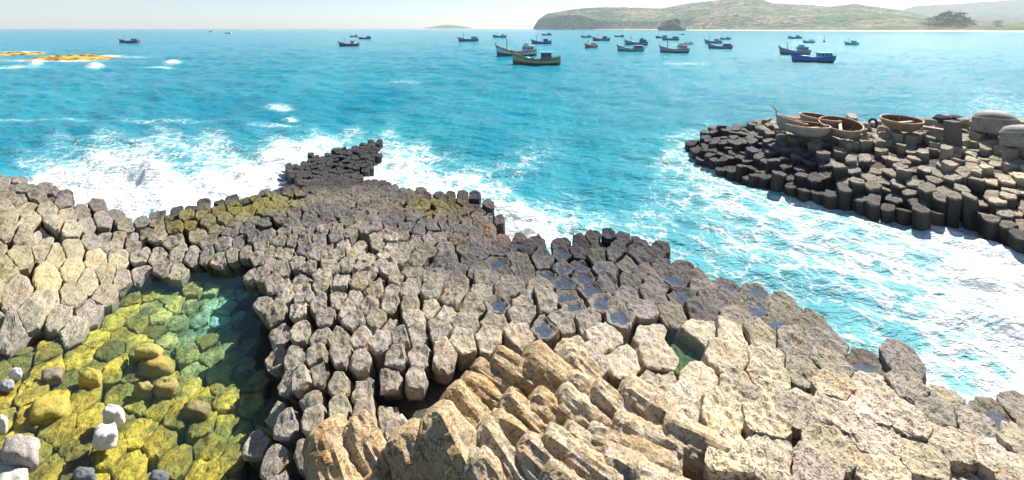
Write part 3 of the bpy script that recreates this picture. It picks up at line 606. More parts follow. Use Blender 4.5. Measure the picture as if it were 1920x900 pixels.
# ------------------------------------------------------------------ headland, beach, far hills
def hill_material(name, green, brown, dark):
    m, t, b = newmat(name); p = geopos(t)
    n1 = noise(t, p, .006, 5, .6); n2 = noise(t, p, .028, 6, .7); n3 = vor(t, p, .06)
    c = mix(t, remap(t, n1, .42, .6), green, brown); c = mix(t, remap(t, n2, .48, .62), c, dark)
    c = mix(t, mth(t, 'MULTIPLY', remap(t, n3, .15, .6, 1, 0), .7), c, (.035, .05, .02))
    sand = remap(t, nd_sepz(t, p), 2.6, 4.2, 1, 0); c = mix(t, sand, c, (.62, .55, .42))
    t.links.new(c, b.inputs['Base Color']); b.inputs['Roughness'].default_value = .95; b.inputs['Specular IOR Level'].default_value = .1
    bp = nd(t, 'ShaderNodeBump'); bp.inputs['Distance'].default_value = 14; bp.inputs['Strength'].default_value = .8
    t.links.new(mth(t, 'ADD', n2, mth(t, 'MULTIPLY', n3, -.5)), bp.inputs['Height']); t.links.new(bp.outputs[0], b.inputs['Normal'])
    return m
def nd_sepz(t, p):
    s = nd(t, 'ShaderNodeSeparateXYZ'); t.links.new(p, s.inputs[0]); return s.outputs[2]
HILL = hill_material('scrub_hill', (.10, .15, .065), (.25, .235, .15), (.035, .06, .03))
HILL2 = hill_material('far_scrub_hill', (.08, .10, .045), (.14, .13, .08), (.05, .07, .035))
def ridge(name, sky_pts, D0, D1, mat, x0, x1, nx, ny, cliff=None, pw=.75):
    px = np.linspace(x0, x1, nx); sx = [a for a, _ in sky_pts]; top = np.interp(px, sx, [b for _, b in sky_pts])
    d0 = np.interp(px, [a for a, _ in D0], [b for _, b in D0]); d1 = np.interp(px, [a for a, _ in D1], [b for _, b in D1])
    rows = []
    for j in range(ny):
        v = j / (ny - 1) * 1.35; d = d0 + (d1 - d0) * v; ht = (HZ - top) / F * d1 + HC
        pr = np.clip(v, 0, 1) ** pw
        if cliff is not None:
            cf = np.interp(px, [a for a, _ in cliff], [b for _, b in cliff]); pr = pr * (1 - cf) + cf * (np.clip(v * 9, 0, 1) * .62 + .38 * np.clip(v, 0, 1) ** .8)
        pr = np.where(v > 1, 1 - (v - 1) * 1.6, pr); X = (px - 960) / F * d
        n = fbm(np.column_stack([X * .004, d * .004, np.full(nx, 1.)]), 4, 51) + .5 * fbm(np.column_stack([X * .03, d * .03, np.full(nx, 1.)]), 3, 61)
        z = ht * pr * (1 + .16 * n * np.clip(v * 3, 0, 1) * np.clip((1.06 - v) * 4, 0.12, 1))
        rise = np.clip((d - d0) / 130, 0, 1) * 4.0 - 1.0 * (v <= 0)
        z = np.where(v <= 1, np.maximum(z * np.clip(v * 5, 0, 1), 0) + rise, z)
        rows.append(np.column_stack([X, d, z]))
    V = np.vstack(rows); idx = np.arange(ny * nx).reshape(ny, nx)
    Fc = np.stack([idx[:-1, :-1], idx[:-1, 1:], idx[1:, 1:], idx[1:, :-1]], -1).reshape(-1, 4)
    return tag(link(name, mesh(V, Fc), [mat]), kind='structure')
ridge('headland', [(1001, 53), (1004, 46), (1010, 37), (1025, 28), (1060, 20), (1100, 15), (1200, 15), (1240, 16), (1290, 8), (1340, 2), (1385, -3), (1425, -1), (1450, 8), (1500, 10), (1560, 14), (1600, 10), (1640, 14), (1690, 21), (1740, 32), (1800, 38), (1920, 40), (2300, 40)],
      [(1000, 2900), (1090, 2600), (1200, 2200), (1300, 1700), (1500, 1300), (1700, 1100), (1920, 950), (2300, 850)], [(1000, 3000), (1090, 2900), (1200, 2800), (1400, 2600), (1700, 2300), (1920, 2000), (2300, 1900)], HILL, 1000, 2300, 420, 70,
      [(1000, 1), (1080, .9), (1120, .2), (1160, 0), (2300, 0)])
ridge('far_hills', [(1500, 45), (1640, 26), (1690, 19), (1720, 11), (1800, 6), (1860, 3), (1920, 0), (2050, -4), (2300, 0)], [(1500, 3600), (2300, 3400)], [(1500, 4300), (2300, 4300)], HILL2, 1500, 2300, 200, 40)
ridge('far_island', [(795, 53), (815, 50), (835, 47), (850, 47.5), (870, 50), (885, 53)], [(795, 5600), (885, 5600)], [(795, 5900), (885, 5900)], HILL2, 796, 884, 50, 16)

def lump(c, size, seed, sq=2.2, n=22, amp=.22, fr=1.3, rz=0.0, flat=-1.0):
    """a boulder: a superellipsoid worn by noise, in local coordinates"""
    V = []; m = n // 2 + 1
    for i in range(m + 1):
        th = math.pi * i / m
        for j in range(n):
            ph = 2 * math.pi * j / n; V.append((math.sin(th) * math.cos(ph), math.sin(th) * math.sin(ph), math.cos(th)))
    V = np.array(V); k = (np.abs(V) ** sq).sum(1) ** (-1 / sq); V = V * k[:, None]
    nn = fbm(V * fr + seed * 5.17, 4, seed % 97); V = V * (1 + amp * nn)[:, None]; V[:, 2] = np.maximum(V[:, 2], flat)
    V = V * np.array(size) / 2; cr, sr = math.cos(rz), math.sin(rz); V = np.column_stack([V[:, 0] * cr - V[:, 1] * sr, V[:, 0] * sr + V[:, 1] * cr, V[:, 2]])
    Fc = [(i * n + j, (i + 1) * n + j, (i + 1) * n + (j + 1) % n, i * n + (j + 1) % n) for i in range(m) for j in range(n)]
    return V, Fc
def boulder(name, c, size, base, label, cat, group=None, seed=1, sq=2.6, amp=.2, fr=1.3, rz=0.0, er=.3, n=28, shear=0.0):
    V, Fc = lump((0, 0, 0), size, seed, sq, n, amp, fr, rz); V[:, 0] += shear * V[:, 1]
    col = np.array(base)[None, :] * (1 + .2 * fbm(V * 3 / max(size) + seed, 3, 8))[:, None]
    o = link(name, mesh(V, Fc, col, np.zeros(len(V)), None, {'erode': np.full(len(V), er)}), [ROCK]); o.location = [float(v) for v in c]
    return tag(o, label, cat, group)

# dark knoll at the foot of the headland
p = W(1262, 52.5 + 4.6, 0); s = p[1] / F
boulder('rocky_knoll', (p[0], p[1], 2), (52 * s, 44 * s, 38 * s), (.075, .10, .065), 'dark wooded rocky knoll standing at the foot of the headland', 'knoll', None, 3, 1.7, .4, 2.6, 0, .5, 40)

# the golden reef far left
reef = [(105, 111, 160, 9, 5.5, (.40, .25, .035), 'long golden seaweed covered reef awash in front of breakers at left'), (10, 103, 75, 6, 5, (.38, .23, .04), 'short golden reef farther out at the left edge of the picture')]
for k, (x, y, w, hh, dp, cl, lb) in enumerate(reef):
    p = W(x, y, 0); sc = p[1] / F; wx, wy = w * sc, dp * 3.2; nx, ny = 110, 36
    gx, gy = np.meshgrid(np.linspace(-.5, .5, nx), np.linspace(-.5, .5, ny)); G = np.column_stack([gx.ravel() * wx, gy.ravel() * wy])
    P3 = np.column_stack([G * .28 + 40 * k, np.zeros(len(G))]); n = fbm(P3, 4, 81); rg = 1 - 2 * np.abs(fbm(P3 * 3.1 + 7, 3, 85))
    env = 1 - np.clip((gx.ravel() * 2) ** 2 + (gy.ravel() * 2) ** 2, 0, 1) ** 1.5
    z = hh * sc * .85 * env * (.75 + .7 * n) + .45 * rg * env - .45
    m = np.clip(.5 + 1.4 * fbm(P3 * 2.3 + 5, 3, 88), 0, 1)[:, None]; col = np.array(cl) * m * 1.3 + np.array((.09, .06, .03)) * (1 - m)
    ix = np.arange(nx * ny).reshape(ny, nx); Fc = np.stack([ix[:-1, :-1], ix[:-1, 1:], ix[1:, 1:], ix[1:, :-1]], -1).reshape(-1, 4)
    o = link('reef', mesh(np.column_stack([G, z]), Fc, col, np.zeros(len(G)), None, {'erode': np.full(len(G), .4)}), [ROCK], None, False); o.location = (p[0], p[1] + 4, 0); tag(o, lb, 'reef')

# trees in front of the far hills
def leaf_mat(n, c): return simple(n, c, .85, .45, .25, 0, .2)
LEAF = leaf_mat('casuarina_needles', (.10, .13, .085)); BARK = simple('tree_bark', (.12, .09, .06), .9)
def tree(px, base_py, hpx, wpx, label, seed):
    d = 1150 + (seed * 37) % 130; z0 = HC - (base_py - HZ) * d / F; h = hpx * d / F; w = wpx * d / F; r0 = np.random.default_rng(seed)
    root = empty('shore_tree', ((px - 960) / F * d, d, z0))
    tag(root, label, 'tree', 'casuarina trees behind the far beach')
    m = MB(); m.tube([(0, 0, -14), (0.2, 0, h * .4), (0, .3, h * .95)], [h * .02, h * .014, h * .003], 7); 
    for k in range(7):
        a = r0.uniform(0, 6.28); zz = h * r0.uniform(.3, .8); m.tube([(0, 0, zz), (math.cos(a) * w * .3, math.sin(a) * w * .3, zz + h * .08)], [h * .006, h * .002], 5)
    m.build('trunk', BARK, root)
    V = []; Fc = []
    cl_ = [(r0.uniform(.08, .97), r0.uniform(0, 6.28), r0.uniform(.05, 1)) for _ in range(34)]
    for k in range(1100):
        zz, a, q = cl_[k % 34]; env = (1 - zz) ** .55 + .1; rr = w * .5 * env * q
        c = np.array([rr * math.cos(a), rr * math.sin(a), zz * h]) + r0.normal(0, 1, 3) * np.array([w * .09, w * .09, h * .045]); s = h * r0.uniform(.022, .045)
        u = r0.normal(0, 1, 3); u /= np.linalg.norm(u); v = np.cross(u, r0.normal(0, 1, 3)); v /= np.linalg.norm(v); i = len(V)
        V += [c - u * s, c + v * s * .6, c + u * s, c - v * s * .6]; Fc.append((i, i + 1, i + 2, i + 3))
    link('crown', mesh(V, Fc), [LEAF], root, False)
for k, (x, hp, wp, lb) in enumerate([(1742, 20, 16, 'low rounded tree at the left end of the beach trees'), (1755, 24, 13, 'slim dark tree second from the left of the beach trees'), (1767, 31, 15, 'tall dark tree left of the tallest beach tree'), (1779, 33, 15, 'tallest dark tree in the middle of the beach trees'), (1791, 30, 14, 'tall dark tree right of the tallest beach tree'), (1803, 31, 15, 'broad tall tree near the right end of the beach trees'), (1816, 23, 15, 'lower tree closing the right end of the beach trees'), (1870, 14, 16, 'small rounded tree alone right of the beach tree group')]):
    tree(x, 50, hp * .85, wp * 1.7, lb, 11 + k)

# ------------------------------------------------------------------ fishing boats
PAINT = {}
def paint(c, rough=.5):
    c = tuple(min(.7, v * 2.6 + .01) for v in c)
    k = tuple(round(v, 3) for v in c)
    if k not in PAINT: PAINT[k] = simple('boat_paint', c, rough, .3, 1.2, .008)
    return PAINT[k]
GLASS = simple('dark_window_glass', (.02, .03, .04), .1, .1, 1, 0); WOOD = simple('weathered_deck_wood', (.30, .22, .14), .8)
def fishing_boat(px, py, wpx, hull, stripe, cab, roof, label, yaw=0.0, full=True, mast=True, bow=1.9, style=0, seed=0):
    p = W(px, py, 0); L = wpx * p[1] / F / max(math.cos(R(yaw)), .5) * .93; k = L / 13; B = 3.5 * k
    root = empty('fishing_boat', (p[0], p[1], 0), math.pi + R(yaw)); tag(root, label, 'fishing boat', 'fishing boats moored in the bay')
    n = 17; ts = np.linspace(0, 1, n); r0 = random.Random(seed)
    sheer = lambda t: (1.25 + bow * max(0, (t - .35) / .65) ** 2.0 + .75 * max(0, (.4 - t) / .4) ** 1.8) * k
    half = lambda t: B / 2 * (min(1, .74 + 1.0 * t) if t < .3 else max(.03, 1 - ((t - .3) / .7) ** 2.6))
    def pt(t, f, side):            # f: 0 keel .. 1 sheer
        z = -.5 * k + (sheer(t) + .5 * k) * f; y = half(t) * (min(1, f * 2.6) ** .6) * (.86 + .14 * f) * side
        x = (t - .5) * L + (.55 * k * f * f * t ** 4) - (.28 * k * f * (1 - t) ** 6); return (x, y, z)
    lv = [0, .12, .26, .45, .62, .8, .92, 1.0]; V = []; Fc = []; mi = []
    for t in ts:
        V += [pt(t, f, -1) for f in reversed(lv)] + [pt(t, f, 1) for f in lv[1:]]
    m = 2 * len(lv) - 1
    for i in range(n - 1):
        for j in range(m - 1):
            Fc.append((i * m + j, i * m + j + 1, (i + 1) * m + j + 1, (i + 1) * m + j)); fi = min(j, m - 2 - j); mi.append(1 if fi == 1 else (2 if fi >= 4 else 0))
    Fc.append(tuple(range(m))); mi.append(0)
    link('hull', mesh(V, Fc, None, None, mi), [paint(hull), paint(stripe), paint((.10, .045, .035))], root, False)
    g = MB()
    for sd_ in (-1, 1): g.tube([(*pt(t, 1, sd_)[:2], sheer(t) + .02) for t in ts], .09 * k, 6)
    g.build('gunwale', paint(stripe), root)
    dv = []; df = []
    for t in ts: a = pt(t, .86, -1); dv += [(a[0], a[1] * .97, a[2]), (a[0], -a[1] * .97, a[2])]
    for i in range(n - 1): df.append((2 * i, 2 * i + 1, 2 * i + 3, 2 * i + 2))
    link('deck', mesh(dv, df), [WOOD], root, False)
    # wheelhouse towards the stern
    cl, cw, chh = (3.9 if style != 1 else 3.0) * k, 2.1 * k, (2.25 if style != 2 else 1.9) * k; cx = (-.30 if style != 1 else -.22) * L; cz = 1.0 * k
    cb = MB(); cb.box((cx, 0, cz + chh / 2), (cl, cw, chh), .95); cab_o = cb.build('cabin', paint(cab), root)
    rf = MB(); rf.box((cx - .1 * k, 0, cz + chh + .07 * k), (cl + .9 * k, cw + .5 * k, .13 * k)); rf.build('roof', paint(roof), cab_o)
    if full:
        for sd_ in (-1, 1):
            for q in (-.3, 0, .3):
                w = MB(); w.box((cx + q * cl, sd_ * (cw / 2 * .972 + .012), cz + chh * .66), (cl * .19, .05 * k, chh * .3)); w.build('window', GLASS, cab_o)
        for q in (-.25, .25):
            w = MB(); w.box((cx + cl / 2 * .972 + .012, q * cw, cz + chh * .66), (.05 * k, cw * .3, chh * .3)); w.build('window', GLASS, cab_o)
        if style == 0:
            u = MB(); u.box((cx + .5 * k, 0, cz + chh + .14 * k + .35 * k), (1.7 * k, 1.3 * k, .7 * k), .95); uo = u.build('upper_wheelhouse', paint(cab), root)
            u = MB(); u.box((cx + .5 * k, 0, cz + chh + .9 * k), (2.1 * k, 1.7 * k, .1 * k)); u.build('roof', paint(roof), uo)
        rl = MB()
        for sd_ in (-1, 1):
            rl.tube([(*pt(t, 1, sd_)[:2], sheer(t) + .55 * k) for t in ts[:7]], .035 * k, 5)
            for t in ts[:7:2]: a = pt(t, 1, sd_); rl.tube([(a[0], a[1], a[2]), (a[0], a[1], a[2] + .55 * k)], .03 * k, 5)
        rl.build('stern_rail', paint(stripe), root)
        st = MB(); st.box((.5 * L + .42 * k, 0, sheer(1) + .15 * k), (.35 * k, .22 * k, .9 * k), .8); st.build('bow_post', paint(stripe), root)
        cg = MB(); cg.box((-.02 * L, .2 * k, 1.25 * k), (1.5 * k, 1.5 * k, .55 * k), .9); cg.build('hatch', paint((.25, .2, .15)), root)
        nt = MB(); V2, F2 = lump((0, 0, 0), (2.0 * k, 1.5 * k, .9 * k), seed + 3, 2, 14); nt.add(V2 + np.array([.2 * L, 0, 1.6 * k]), F2); nt.build('net_heap', paint((.08, .16, .13)), root, True)
        rd = MB(); rd.box((-.5 * L - .22 * k, 0, .5 * k), (.35 * k, .12 * k, 2.4 * k)); rd.build('rudder', paint((.14, .08, .05)), root)
    if mast:
        ms = MB(); mh = (4.6 if full else 4.0) * k; mx = .24 * L; ms.tube([(mx, 0, 1 * k), (mx + .05, 0, 1 * k + mh)], [.2 * k, .13 * k], 7); ms.tube([(mx, 0, .7 * mh + k), (mx - 1.8 * k, 0, .9 * mh + k)], .05 * k, 5); ms.build('mast', paint((.16, .09, .07)), root)
    return root
DB, NV, TE, GN, BR, WH, RD, GY = (.03, .08, .17), (.025, .035, .09), (.04, .17, .19), (.02, .22, .12), (.15, .11, .06), (.62, .62, .6), (.28, .05, .04), (.2, .22, .25)
BO = [
 (242, 80, 36, NV, RD, GY, DB, 'small navy boat with red rail, alone in the far left sea', 4, True, True, 1.5, 2),
 (396, 60, 11, WH, WH, WH, WH, 'tiny white boat on the horizon left of centre, the left one of two', 0, False, False, 1, 1),
 (428, 63, 13, WH, DB, WH, WH, 'tiny white boat on the horizon left of centre, the right one of two', 0, False, False, 1, 1),
 (654, 86, 40, NV, RD, WH, DB, 'navy boat with pale cabin in front of two small ones', -3, True, True, 1.5, 1),
 (664, 69, 17, GY, RD, RD, GY, 'tiny grey boat with reddish cabin behind the navy boat', 5, False, True, 1.3, 1),
 (684, 73, 24, NV, DB, DB, NV, 'small dark low boat just right of the tiny grey one', 0, False, False, 1, 2),
 (878, 77, 39, DB, RD, GY, DB, 'dark blue boat with grey cabin alone left of the headland', 4, True, True, 1.5, 2),
 (937, 70, 26, DB, NV, WH, RD, 'small dark boat with bright white cabin above the red railed boat', 10, False, True, 1.6, 1),
 (1025, 66, 19, DB, NV, RD, RD, 'tiny dark boat with a red cabin, farthest near headland tip', 0, False, False, 1.2, 1),
 (1015, 82, 39, DB, NV, DB, TE, 'dark blue boat with teal cabin behind the two large boats', 2, True, True, 1.7, 1),
 (968, 104, 78, (.14, .26, .29), RD, WH, GY, 'large grey teal boat with red rail and white cabin, high bow', 5, True, True, 2.4, 0),
 (1005, 120, 93, (.15, .14, .07), (.10, .05, .03), (.06, .05, .13), TE, 'largest brown wooden boat with dark purple cabin, nearest in the bay', -3, True, False, 2.1, 1),
 (1099, 70, 20, DB, NV, GY, DB, 'tiny dark boat above the red bowed boat', 0, False, True, 1.5, 2),
 (1127, 76, 34, DB, RD, DB, TE, 'dark blue boat with teal roof behind the red bowed boat', 4, True, True, 1.6, 1),
 (1108, 89, 28, RD, (.1, .03, .03), WH, GY, 'small red bowed boat with white cabin turned towards the viewer', 42, True, True, 1.8, 1),
 (1161, 69, 18, DB, TE, DB, TE, 'tiny low dark boat with no visible mast', 0, False, False, 1.2, 2),
 (1193, 84, 43, (.05, .12, .18), NV, DB, TE, 'blue boat with two tier cabin behind the teal brown boat', -4, True, True, 1.8, 0),
 (1182, 96, 52, TE, (.2, .07, .05), DB, GY, 'teal boat with brown rail in front of the two tier blue boat', 3, True, True, 1.9, 2),
 (1240, 71, 22, DB, NV, DB, NV, 'tiny dark boat left behind the low teal boat', 0, False, True, 1.4, 2),
 (1257, 75, 32, DB, TE, DB, TE, 'low dark boat with long teal cabin near the dark knoll', 0, True, False, 1.2, 2),
 (1279, 65, 9, NV, NV, NV, NV, 'speck of a dark boat right under the headland beach', 0, False, False, 1, 1),
 (1264, 98, 57, (.05, .14, .17), RD, (.4, .42, .5), RD, 'dark teal boat with pale cabin and red rail, mid bay', 4, True, True, 1.8, 0),
 (1291, 83, 22, (.4, .4, .36), GY, WH, GY, 'pale grey boat half hidden behind the dark teal boat', 25, False, True, 1.5, 1),
 (1337, 81, 34, (.04, .13, .17), RD, GY, DB, 'dark teal boat with grey cabin and red bow, left of pair', 4, True, True, 1.8, 1),
 (1360, 74, 20, DB, NV, TE, DB, 'small dark boat with teal cabin behind the pair', 0, False, True, 1.4, 1),
 (1350, 91, 44, DB, RD, DB, TE, 'blue boat with teal roof nearest of the cluster of three', -5, True, False, 1.7, 2),
 (1490, 72, 25, (.02, .10, .26), DB, TE, TE, 'small bright blue boat with teal cabin, farthest on the right', -3, False, True, 1.3, 1),
 (1516, 80, 25, (.16, .10, .17), GY, (.4, .38, .42), NV, 'small purple grey boat with pale cabin behind the blue boats', 8, False, True, 1.4, 1),
 (1489, 102, 60, (.03, .10, .16), RD, (.08, .2, .32), DB, 'blue boat with tall mast and red bow behind the nearest blue one', 4, True, True, 2.2, 0),
 (1523, 115, 78, (.03, .05, .22), (.02, .03, .1), (.05, .2, .34), TE, 'largest bright blue boat, nearest on the right of the bay', -3, True, False, 1.3, 2),
 (1596, 84, 32, (.015, .25, .12), TE, GY, GN, 'small green boat, alone at the right of the bay', 14, True, True, 1.6, 1),
]
for k, b_ in enumerate(BO):
    fishing_boat(*b_, seed=k)
p = W(1546, 78, 0); bo = empty('mooring_buoy', p); tag(bo, 'tiny dark mooring buoy with a pole between boats', 'buoy')
mb = MB(); V2, F2 = lump((0, 0, 0), (2.0, 2.0, 2.0), 5, 2, 14, .02); mb.add(V2, F2); mb.build('float', paint((.2, .08, .06)), bo, True); mb = MB(); mb.tube([(0, 0, .5), (0, 0, 3.6)], .16, 6); mb.build('pole', paint((.2, .2, .25)), bo)

# ------------------------------------------------------------------ basket boats drawn up on the spur
def woven(name, c1, c2, sc=26):
    m, t, b = newmat(name); tc = nd(t, 'ShaderNodeTexCoord').outputs['Object']
    ck = nd(t, 'ShaderNodeTexBrick'); ck.inputs['Scale'].default_value = sc; ck.inputs['Color1'].default_value = (*c1, 1); ck.inputs['Color2'].default_value = (*[v * .8 for v in c1], 1); ck.inputs['Mortar'].default_value = (*c2, 1); t.links.new(tc, ck.inputs['Vector'])
    c = mix(t, remap(t, noise(t, tc, 2.5, 5), .45, .65, 0, .6), ck.outputs['Color'], c2); t.links.new(c, b.inputs['Base Color']); b.inputs['Roughness'].default_value = .75
    bp = nd(t, 'ShaderNodeBump'); bp.inputs['Distance'].default_value = .02; t.links.new(noise(t, tc, 18, 3), bp.inputs['Height']); t.links.new(bp.outputs[0], b.inputs['Normal']); return m
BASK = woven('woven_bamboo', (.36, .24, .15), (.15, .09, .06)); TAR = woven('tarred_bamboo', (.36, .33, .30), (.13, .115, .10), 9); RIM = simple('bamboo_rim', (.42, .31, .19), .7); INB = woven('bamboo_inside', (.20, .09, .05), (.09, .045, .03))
def basket(px, py, wpx, z, label, tilt=(0, 0), rz=0.0, over=False, ov=1.0, out=None, hfac=.42):
    p = W(px, py, z); r = wpx * p[1] / F / 2; h = 2 * r * hfac
    root = empty('basket_boat', p, rz, tilt); tag(root, label, 'basket boat', 'round basket boats drawn up on the rock spur'); n = 36
    prof = [(0, 0), (.35, .02), (.62, .10), (.80, .27), (.92, .52), (.98, .78), (1.0, 1.0)]
    V = []; Fc = []
    for q, zz in prof:
        for j in range(n): a = 2 * math.pi * j / n; V.append((q * r * math.cos(a), q * r * ov * math.sin(a), (h - zz * h) if over else zz * h))
    inn = [(x * .955, y * .955, (zz - .05) if over else zz + (.05 if i < 6 * n else 0)) for i, (x, y, zz) in enumerate(V)]
    for i in range(len(prof) - 1):
        for j in range(n): Fc.append((i * n + j, i * n + (j + 1) % n, (i + 1) * n + (j + 1) % n, (i + 1) * n + j))
    link('outer_shell', mesh(V, Fc), [out or (TAR if over else BASK)], root)
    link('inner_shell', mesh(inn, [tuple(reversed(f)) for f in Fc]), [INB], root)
    g = MB(); zr = 0 if over else h
    for q, dz in ((1.0, 0), (.985, .045)): g.tube([(q * r * math.cos(a), q * r * ov * math.sin(a), zr + (-dz if not over else dz)) for a in np.linspace(0, 2 * math.pi, n + 1)[:-1]], .045, 7, True)
    g.build('rim', RIM if not over else simple('tarred_rim', (.25, .22, .2), .8), root, True)
    if over:
        for q, zz in ((.955, .62), (.86, .36)):
            hp = MB(); hp.tube([(q * r * 1.01 * math.cos(a), q * r * 1.01 * math.sin(a), h - zz * h) for a in np.linspace(0, 2 * math.pi, n + 1)[:-1]], .028, 6, True); hp.build('binding_hoop', RIM, root, True)
    if not over:
        s = MB(); s.box((0, 0, h * .72), (r * 1.86, .16, .05)); s.build('thwart', RIM, root)
        for a in np.linspace(0, math.pi, 5)[:-1]:
            rb = MB(); rb.tube([(q * r * .94 * math.cos(a) * sg, q * r * ov * .94 * math.sin(a) * sg, zz * h + .07) for sg, seq in ((-1, prof[::-1]), (1, prof[1:])) for q, zz in seq], .022, 5); rb.build('rib', RIM, root)
    return root
basket(1477, 247, 54, 2.45, 'narrow upturned basket boat at the left end, tilted on rocks', (R(6), R(16)), R(8), False, .75, TAR, .46)
basket(1536, 240, 62, 2.55, 'round basket boat at the back of the left cluster', (R(3), R(4)), .4, False, 1, None, .34)
basket(1513, 255, 70, 2.45, 'round grey basket boat at the front of the left cluster', (R(-3), R(1)), .2, False, 1, TAR, .30)
basket(1574, 252, 64, 2.5, 'round grey basket boat tilted up on the right of the cluster', (R(4), R(-12)), .9, False, 1, TAR, .34)
basket(1690, 244, 58, 2.72, 'brown round basket boat alone between the cluster and the overturned ones', (R(3), R(-3)), .1, False, 1, None, .36)
basket(1868, 246, 64, 3.05, 'grey overturned basket boat, whole dome in view', (R(-4), R(2)), .3, True, 1, None, .60)
basket(1924, 272, 62, 2.98, 'grey overturned basket boat cut off by the right picture edge', (R(-8), R(12)), 1.1, True, 1, None, .60)
a, b_ = W(1463, 229, 3.0), W(1454, 203, 3.0)
op = MB(); top = (b_[0] * a[1] / b_[1], a[1], HC - (203 - HZ) * a[1] / F); op.tube([(a[0], a[1], a[2] - .7), top], [.05, .04], 7); op.tube([(top[0] - .25, top[1], top[2] + .12), (top[0] + .1, top[1], top[2] - .18), (top[0] + .3, top[1], top[2] - .3)], .04, 6)
tag(op.build('wooden_pole', WOOD, None, True), 'thin wooden pole with a short crosspiece at the leftmost basket boat', 'pole')
p = W(1637, 236, 2.75); ty = MB(); ty.tube([(.26 * math.cos(a), .06 * math.sin(a), .26 * math.sin(a)) for a in np.linspace(0, 6.2832, 25)[:-1]], .08, 8, True); o = ty.build('old_tyre', simple('worn_rubber', (.03, .03, .032), .8), None, True); o.location = (p[0], p[1], p[2] + .2); tag(o, 'small dark tyre standing on the rocks right of the cluster', 'tyre')
a, b_ = W(1728, 240, 3.0), W(1792, 248, 3.0); pk = MB(); mid = (a + b_) / 2; L = np.linalg.norm(b_ - a); pk.box((0, 0, 0), (L, .5, .22), .9); o = pk.build('grey_plank', simple('grey_timber', (.22, .2, .19), .8)); o.location = mid.tolist(); o.rotation_euler = (0, .05, math.atan2(b_[1] - a[1], b_[0] - a[0])); tag(o, 'heavy grey timber lying on the rocks beside the brown basket boat', 'timber')
# the standing stone post
p = W(1786, 268, 2.4); th = np.linspace(0, 2 * math.pi, 7)[:-1]
V, Fc, _ = column_mesh(p[:2] + .42 * np.column_stack([np.cos(th), np.sin(th)]), 3.75, np.array([0, 0.]), .02, .3, 28, 0, 2.4, (0, 0), .5, 1, 77)
col, wet = rock_colour(V, (.16, .145, .13), 1); o = link('stone_pillar', mesh(V - p, Fc, col, wet, None, {'erode': np.full(len(V), .3)}), [ROCK]); o.location = p.tolist(); tag(o, 'single tall dark pillar standing above the spur beside grey timber', 'rock pillar')
# loose rocks along the back of the spur
for k, (x, y, w, hh, cl) in enumerate([(1740, 229, 24, 14, GT), (1768, 226, 26, 18, DRK), (1792, 226, 26, 18, DRK), (1812, 230, 30, 16, GT), (1620, 234, 18, 10, GT), (1655, 238, 16, 8, GT)]):
    p = W(x, y + 4, 3.0); s = p[1] / F
    boulder('loose_rock', (p[0], p[1], 3.0 + hh * s * .3), (w * s, w * s * .8, hh * s), cl, ['pale loose rock left of the dark rocks behind the timber', 'black jagged rock, left of two behind the pillar', 'black jagged rock, right of two behind the pillar', 'pale broad rock between black rocks and grey dome', 'small pale rock left of the tyre', 'small pale rock right of the tyre'][k], 'rock', 'loose rocks on the spur', 60 + k, 2.6, .35, 1.6)

# ------------------------------------------------------------------ stones in and around the pool
ST = [
 (278, 662, 56, 34, -.02, (0.410, 0.344, 0.110), 'golden flat topped boulder just breaking the pool surface', 2.4), (291, 690, 66, 44, -.20, (0.377, 0.302, 0.090), 'golden boulder under the flat topped one in the pool', 2.6), (313, 727, 50, 36, -.10, (0.377, 0.319, 0.110), 'smooth oval golden stone right of the pair in the pool', 2.4), (271, 735, 40, 42, -.16, (0.344, 0.294, 0.100), 'rounded golden stone left of the smooth oval one', 2.5),
 (368, 772, 52, 38, -.14, (0.246, 0.210, 0.100), 'dark golden boulder in the pool right of the white blocks', 3), (98, 706, 42, 26, -.04, (0.213, 0.185, 0.140), 'brown squared stone in the shallow pool left of centre', 4), (170, 720, 46, 60, -.12, (0.410, 0.336, 0.080), 'bright yellow upright slab in the shallow pool', 3), (92, 775, 78, 52, -.10, (0.426, 0.353, 0.080), 'bright yellow flat hexagonal slab in the shallow pool', 4),
 (214, 779, 42, 36, .12, (0.660, 0.620, 0.560), 'white squared block, the upper one of two touching in the pool', 6), (198, 819, 46, 44, .14, (0.660, 0.630, 0.580), 'white squared block, the lower one of two touching in the pool', 6), (29, 702, 26, 28, .05, (0.680, 0.650, 0.620), 'small white oval stone at the left of the pool', 2.2), (12, 724, 32, 24, .02, (0.340, 0.340, 0.360), 'small grey oval stone below the white oval one', 2.4), (2, 797, 26, 42, .08, (0.620, 0.580, 0.540), 'white stone cut off by the left picture edge', 3),
 (38, 850, 72, 58, .22, (0.400, 0.360, 0.330), 'large pale grey angular boulder at the lower left', 3.6), (10, 872, 48, 46, .06, (0.340, 0.310, 0.280), 'grey block behind the large angular boulder', 3.5), (22, 898, 64, 34, .10, (0.560, 0.520, 0.460), 'pale cream block in the bottom left corner', 3.2), (158, 892, 44, 24, 0, (0.160, 0.170, 0.190), 'dark grey stone at the bottom edge left of the white blocks', 2.8), (298, 897, 40, 22, 0, (0.160, 0.170, 0.190), 'dark grey stone at the bottom edge right of the white blocks', 2.8)]
for k, (x, y, w, hh, dz, cl, lb, sq) in enumerate(ST):
    p = W(x, y, POOL_Z + dz); s = p[1] / F
    boulder('boulder', p, (w * s * .95, w * s * .5, hh * s * .8), cl, lb, 'boulder', 'loose stones in the green pool', 100 + k, min(sq, 4), .3, 1.7, 0 if sq < 4 else (.25 if k % 2 else -.2), .12, 36, p[0] / p[1] * .85)

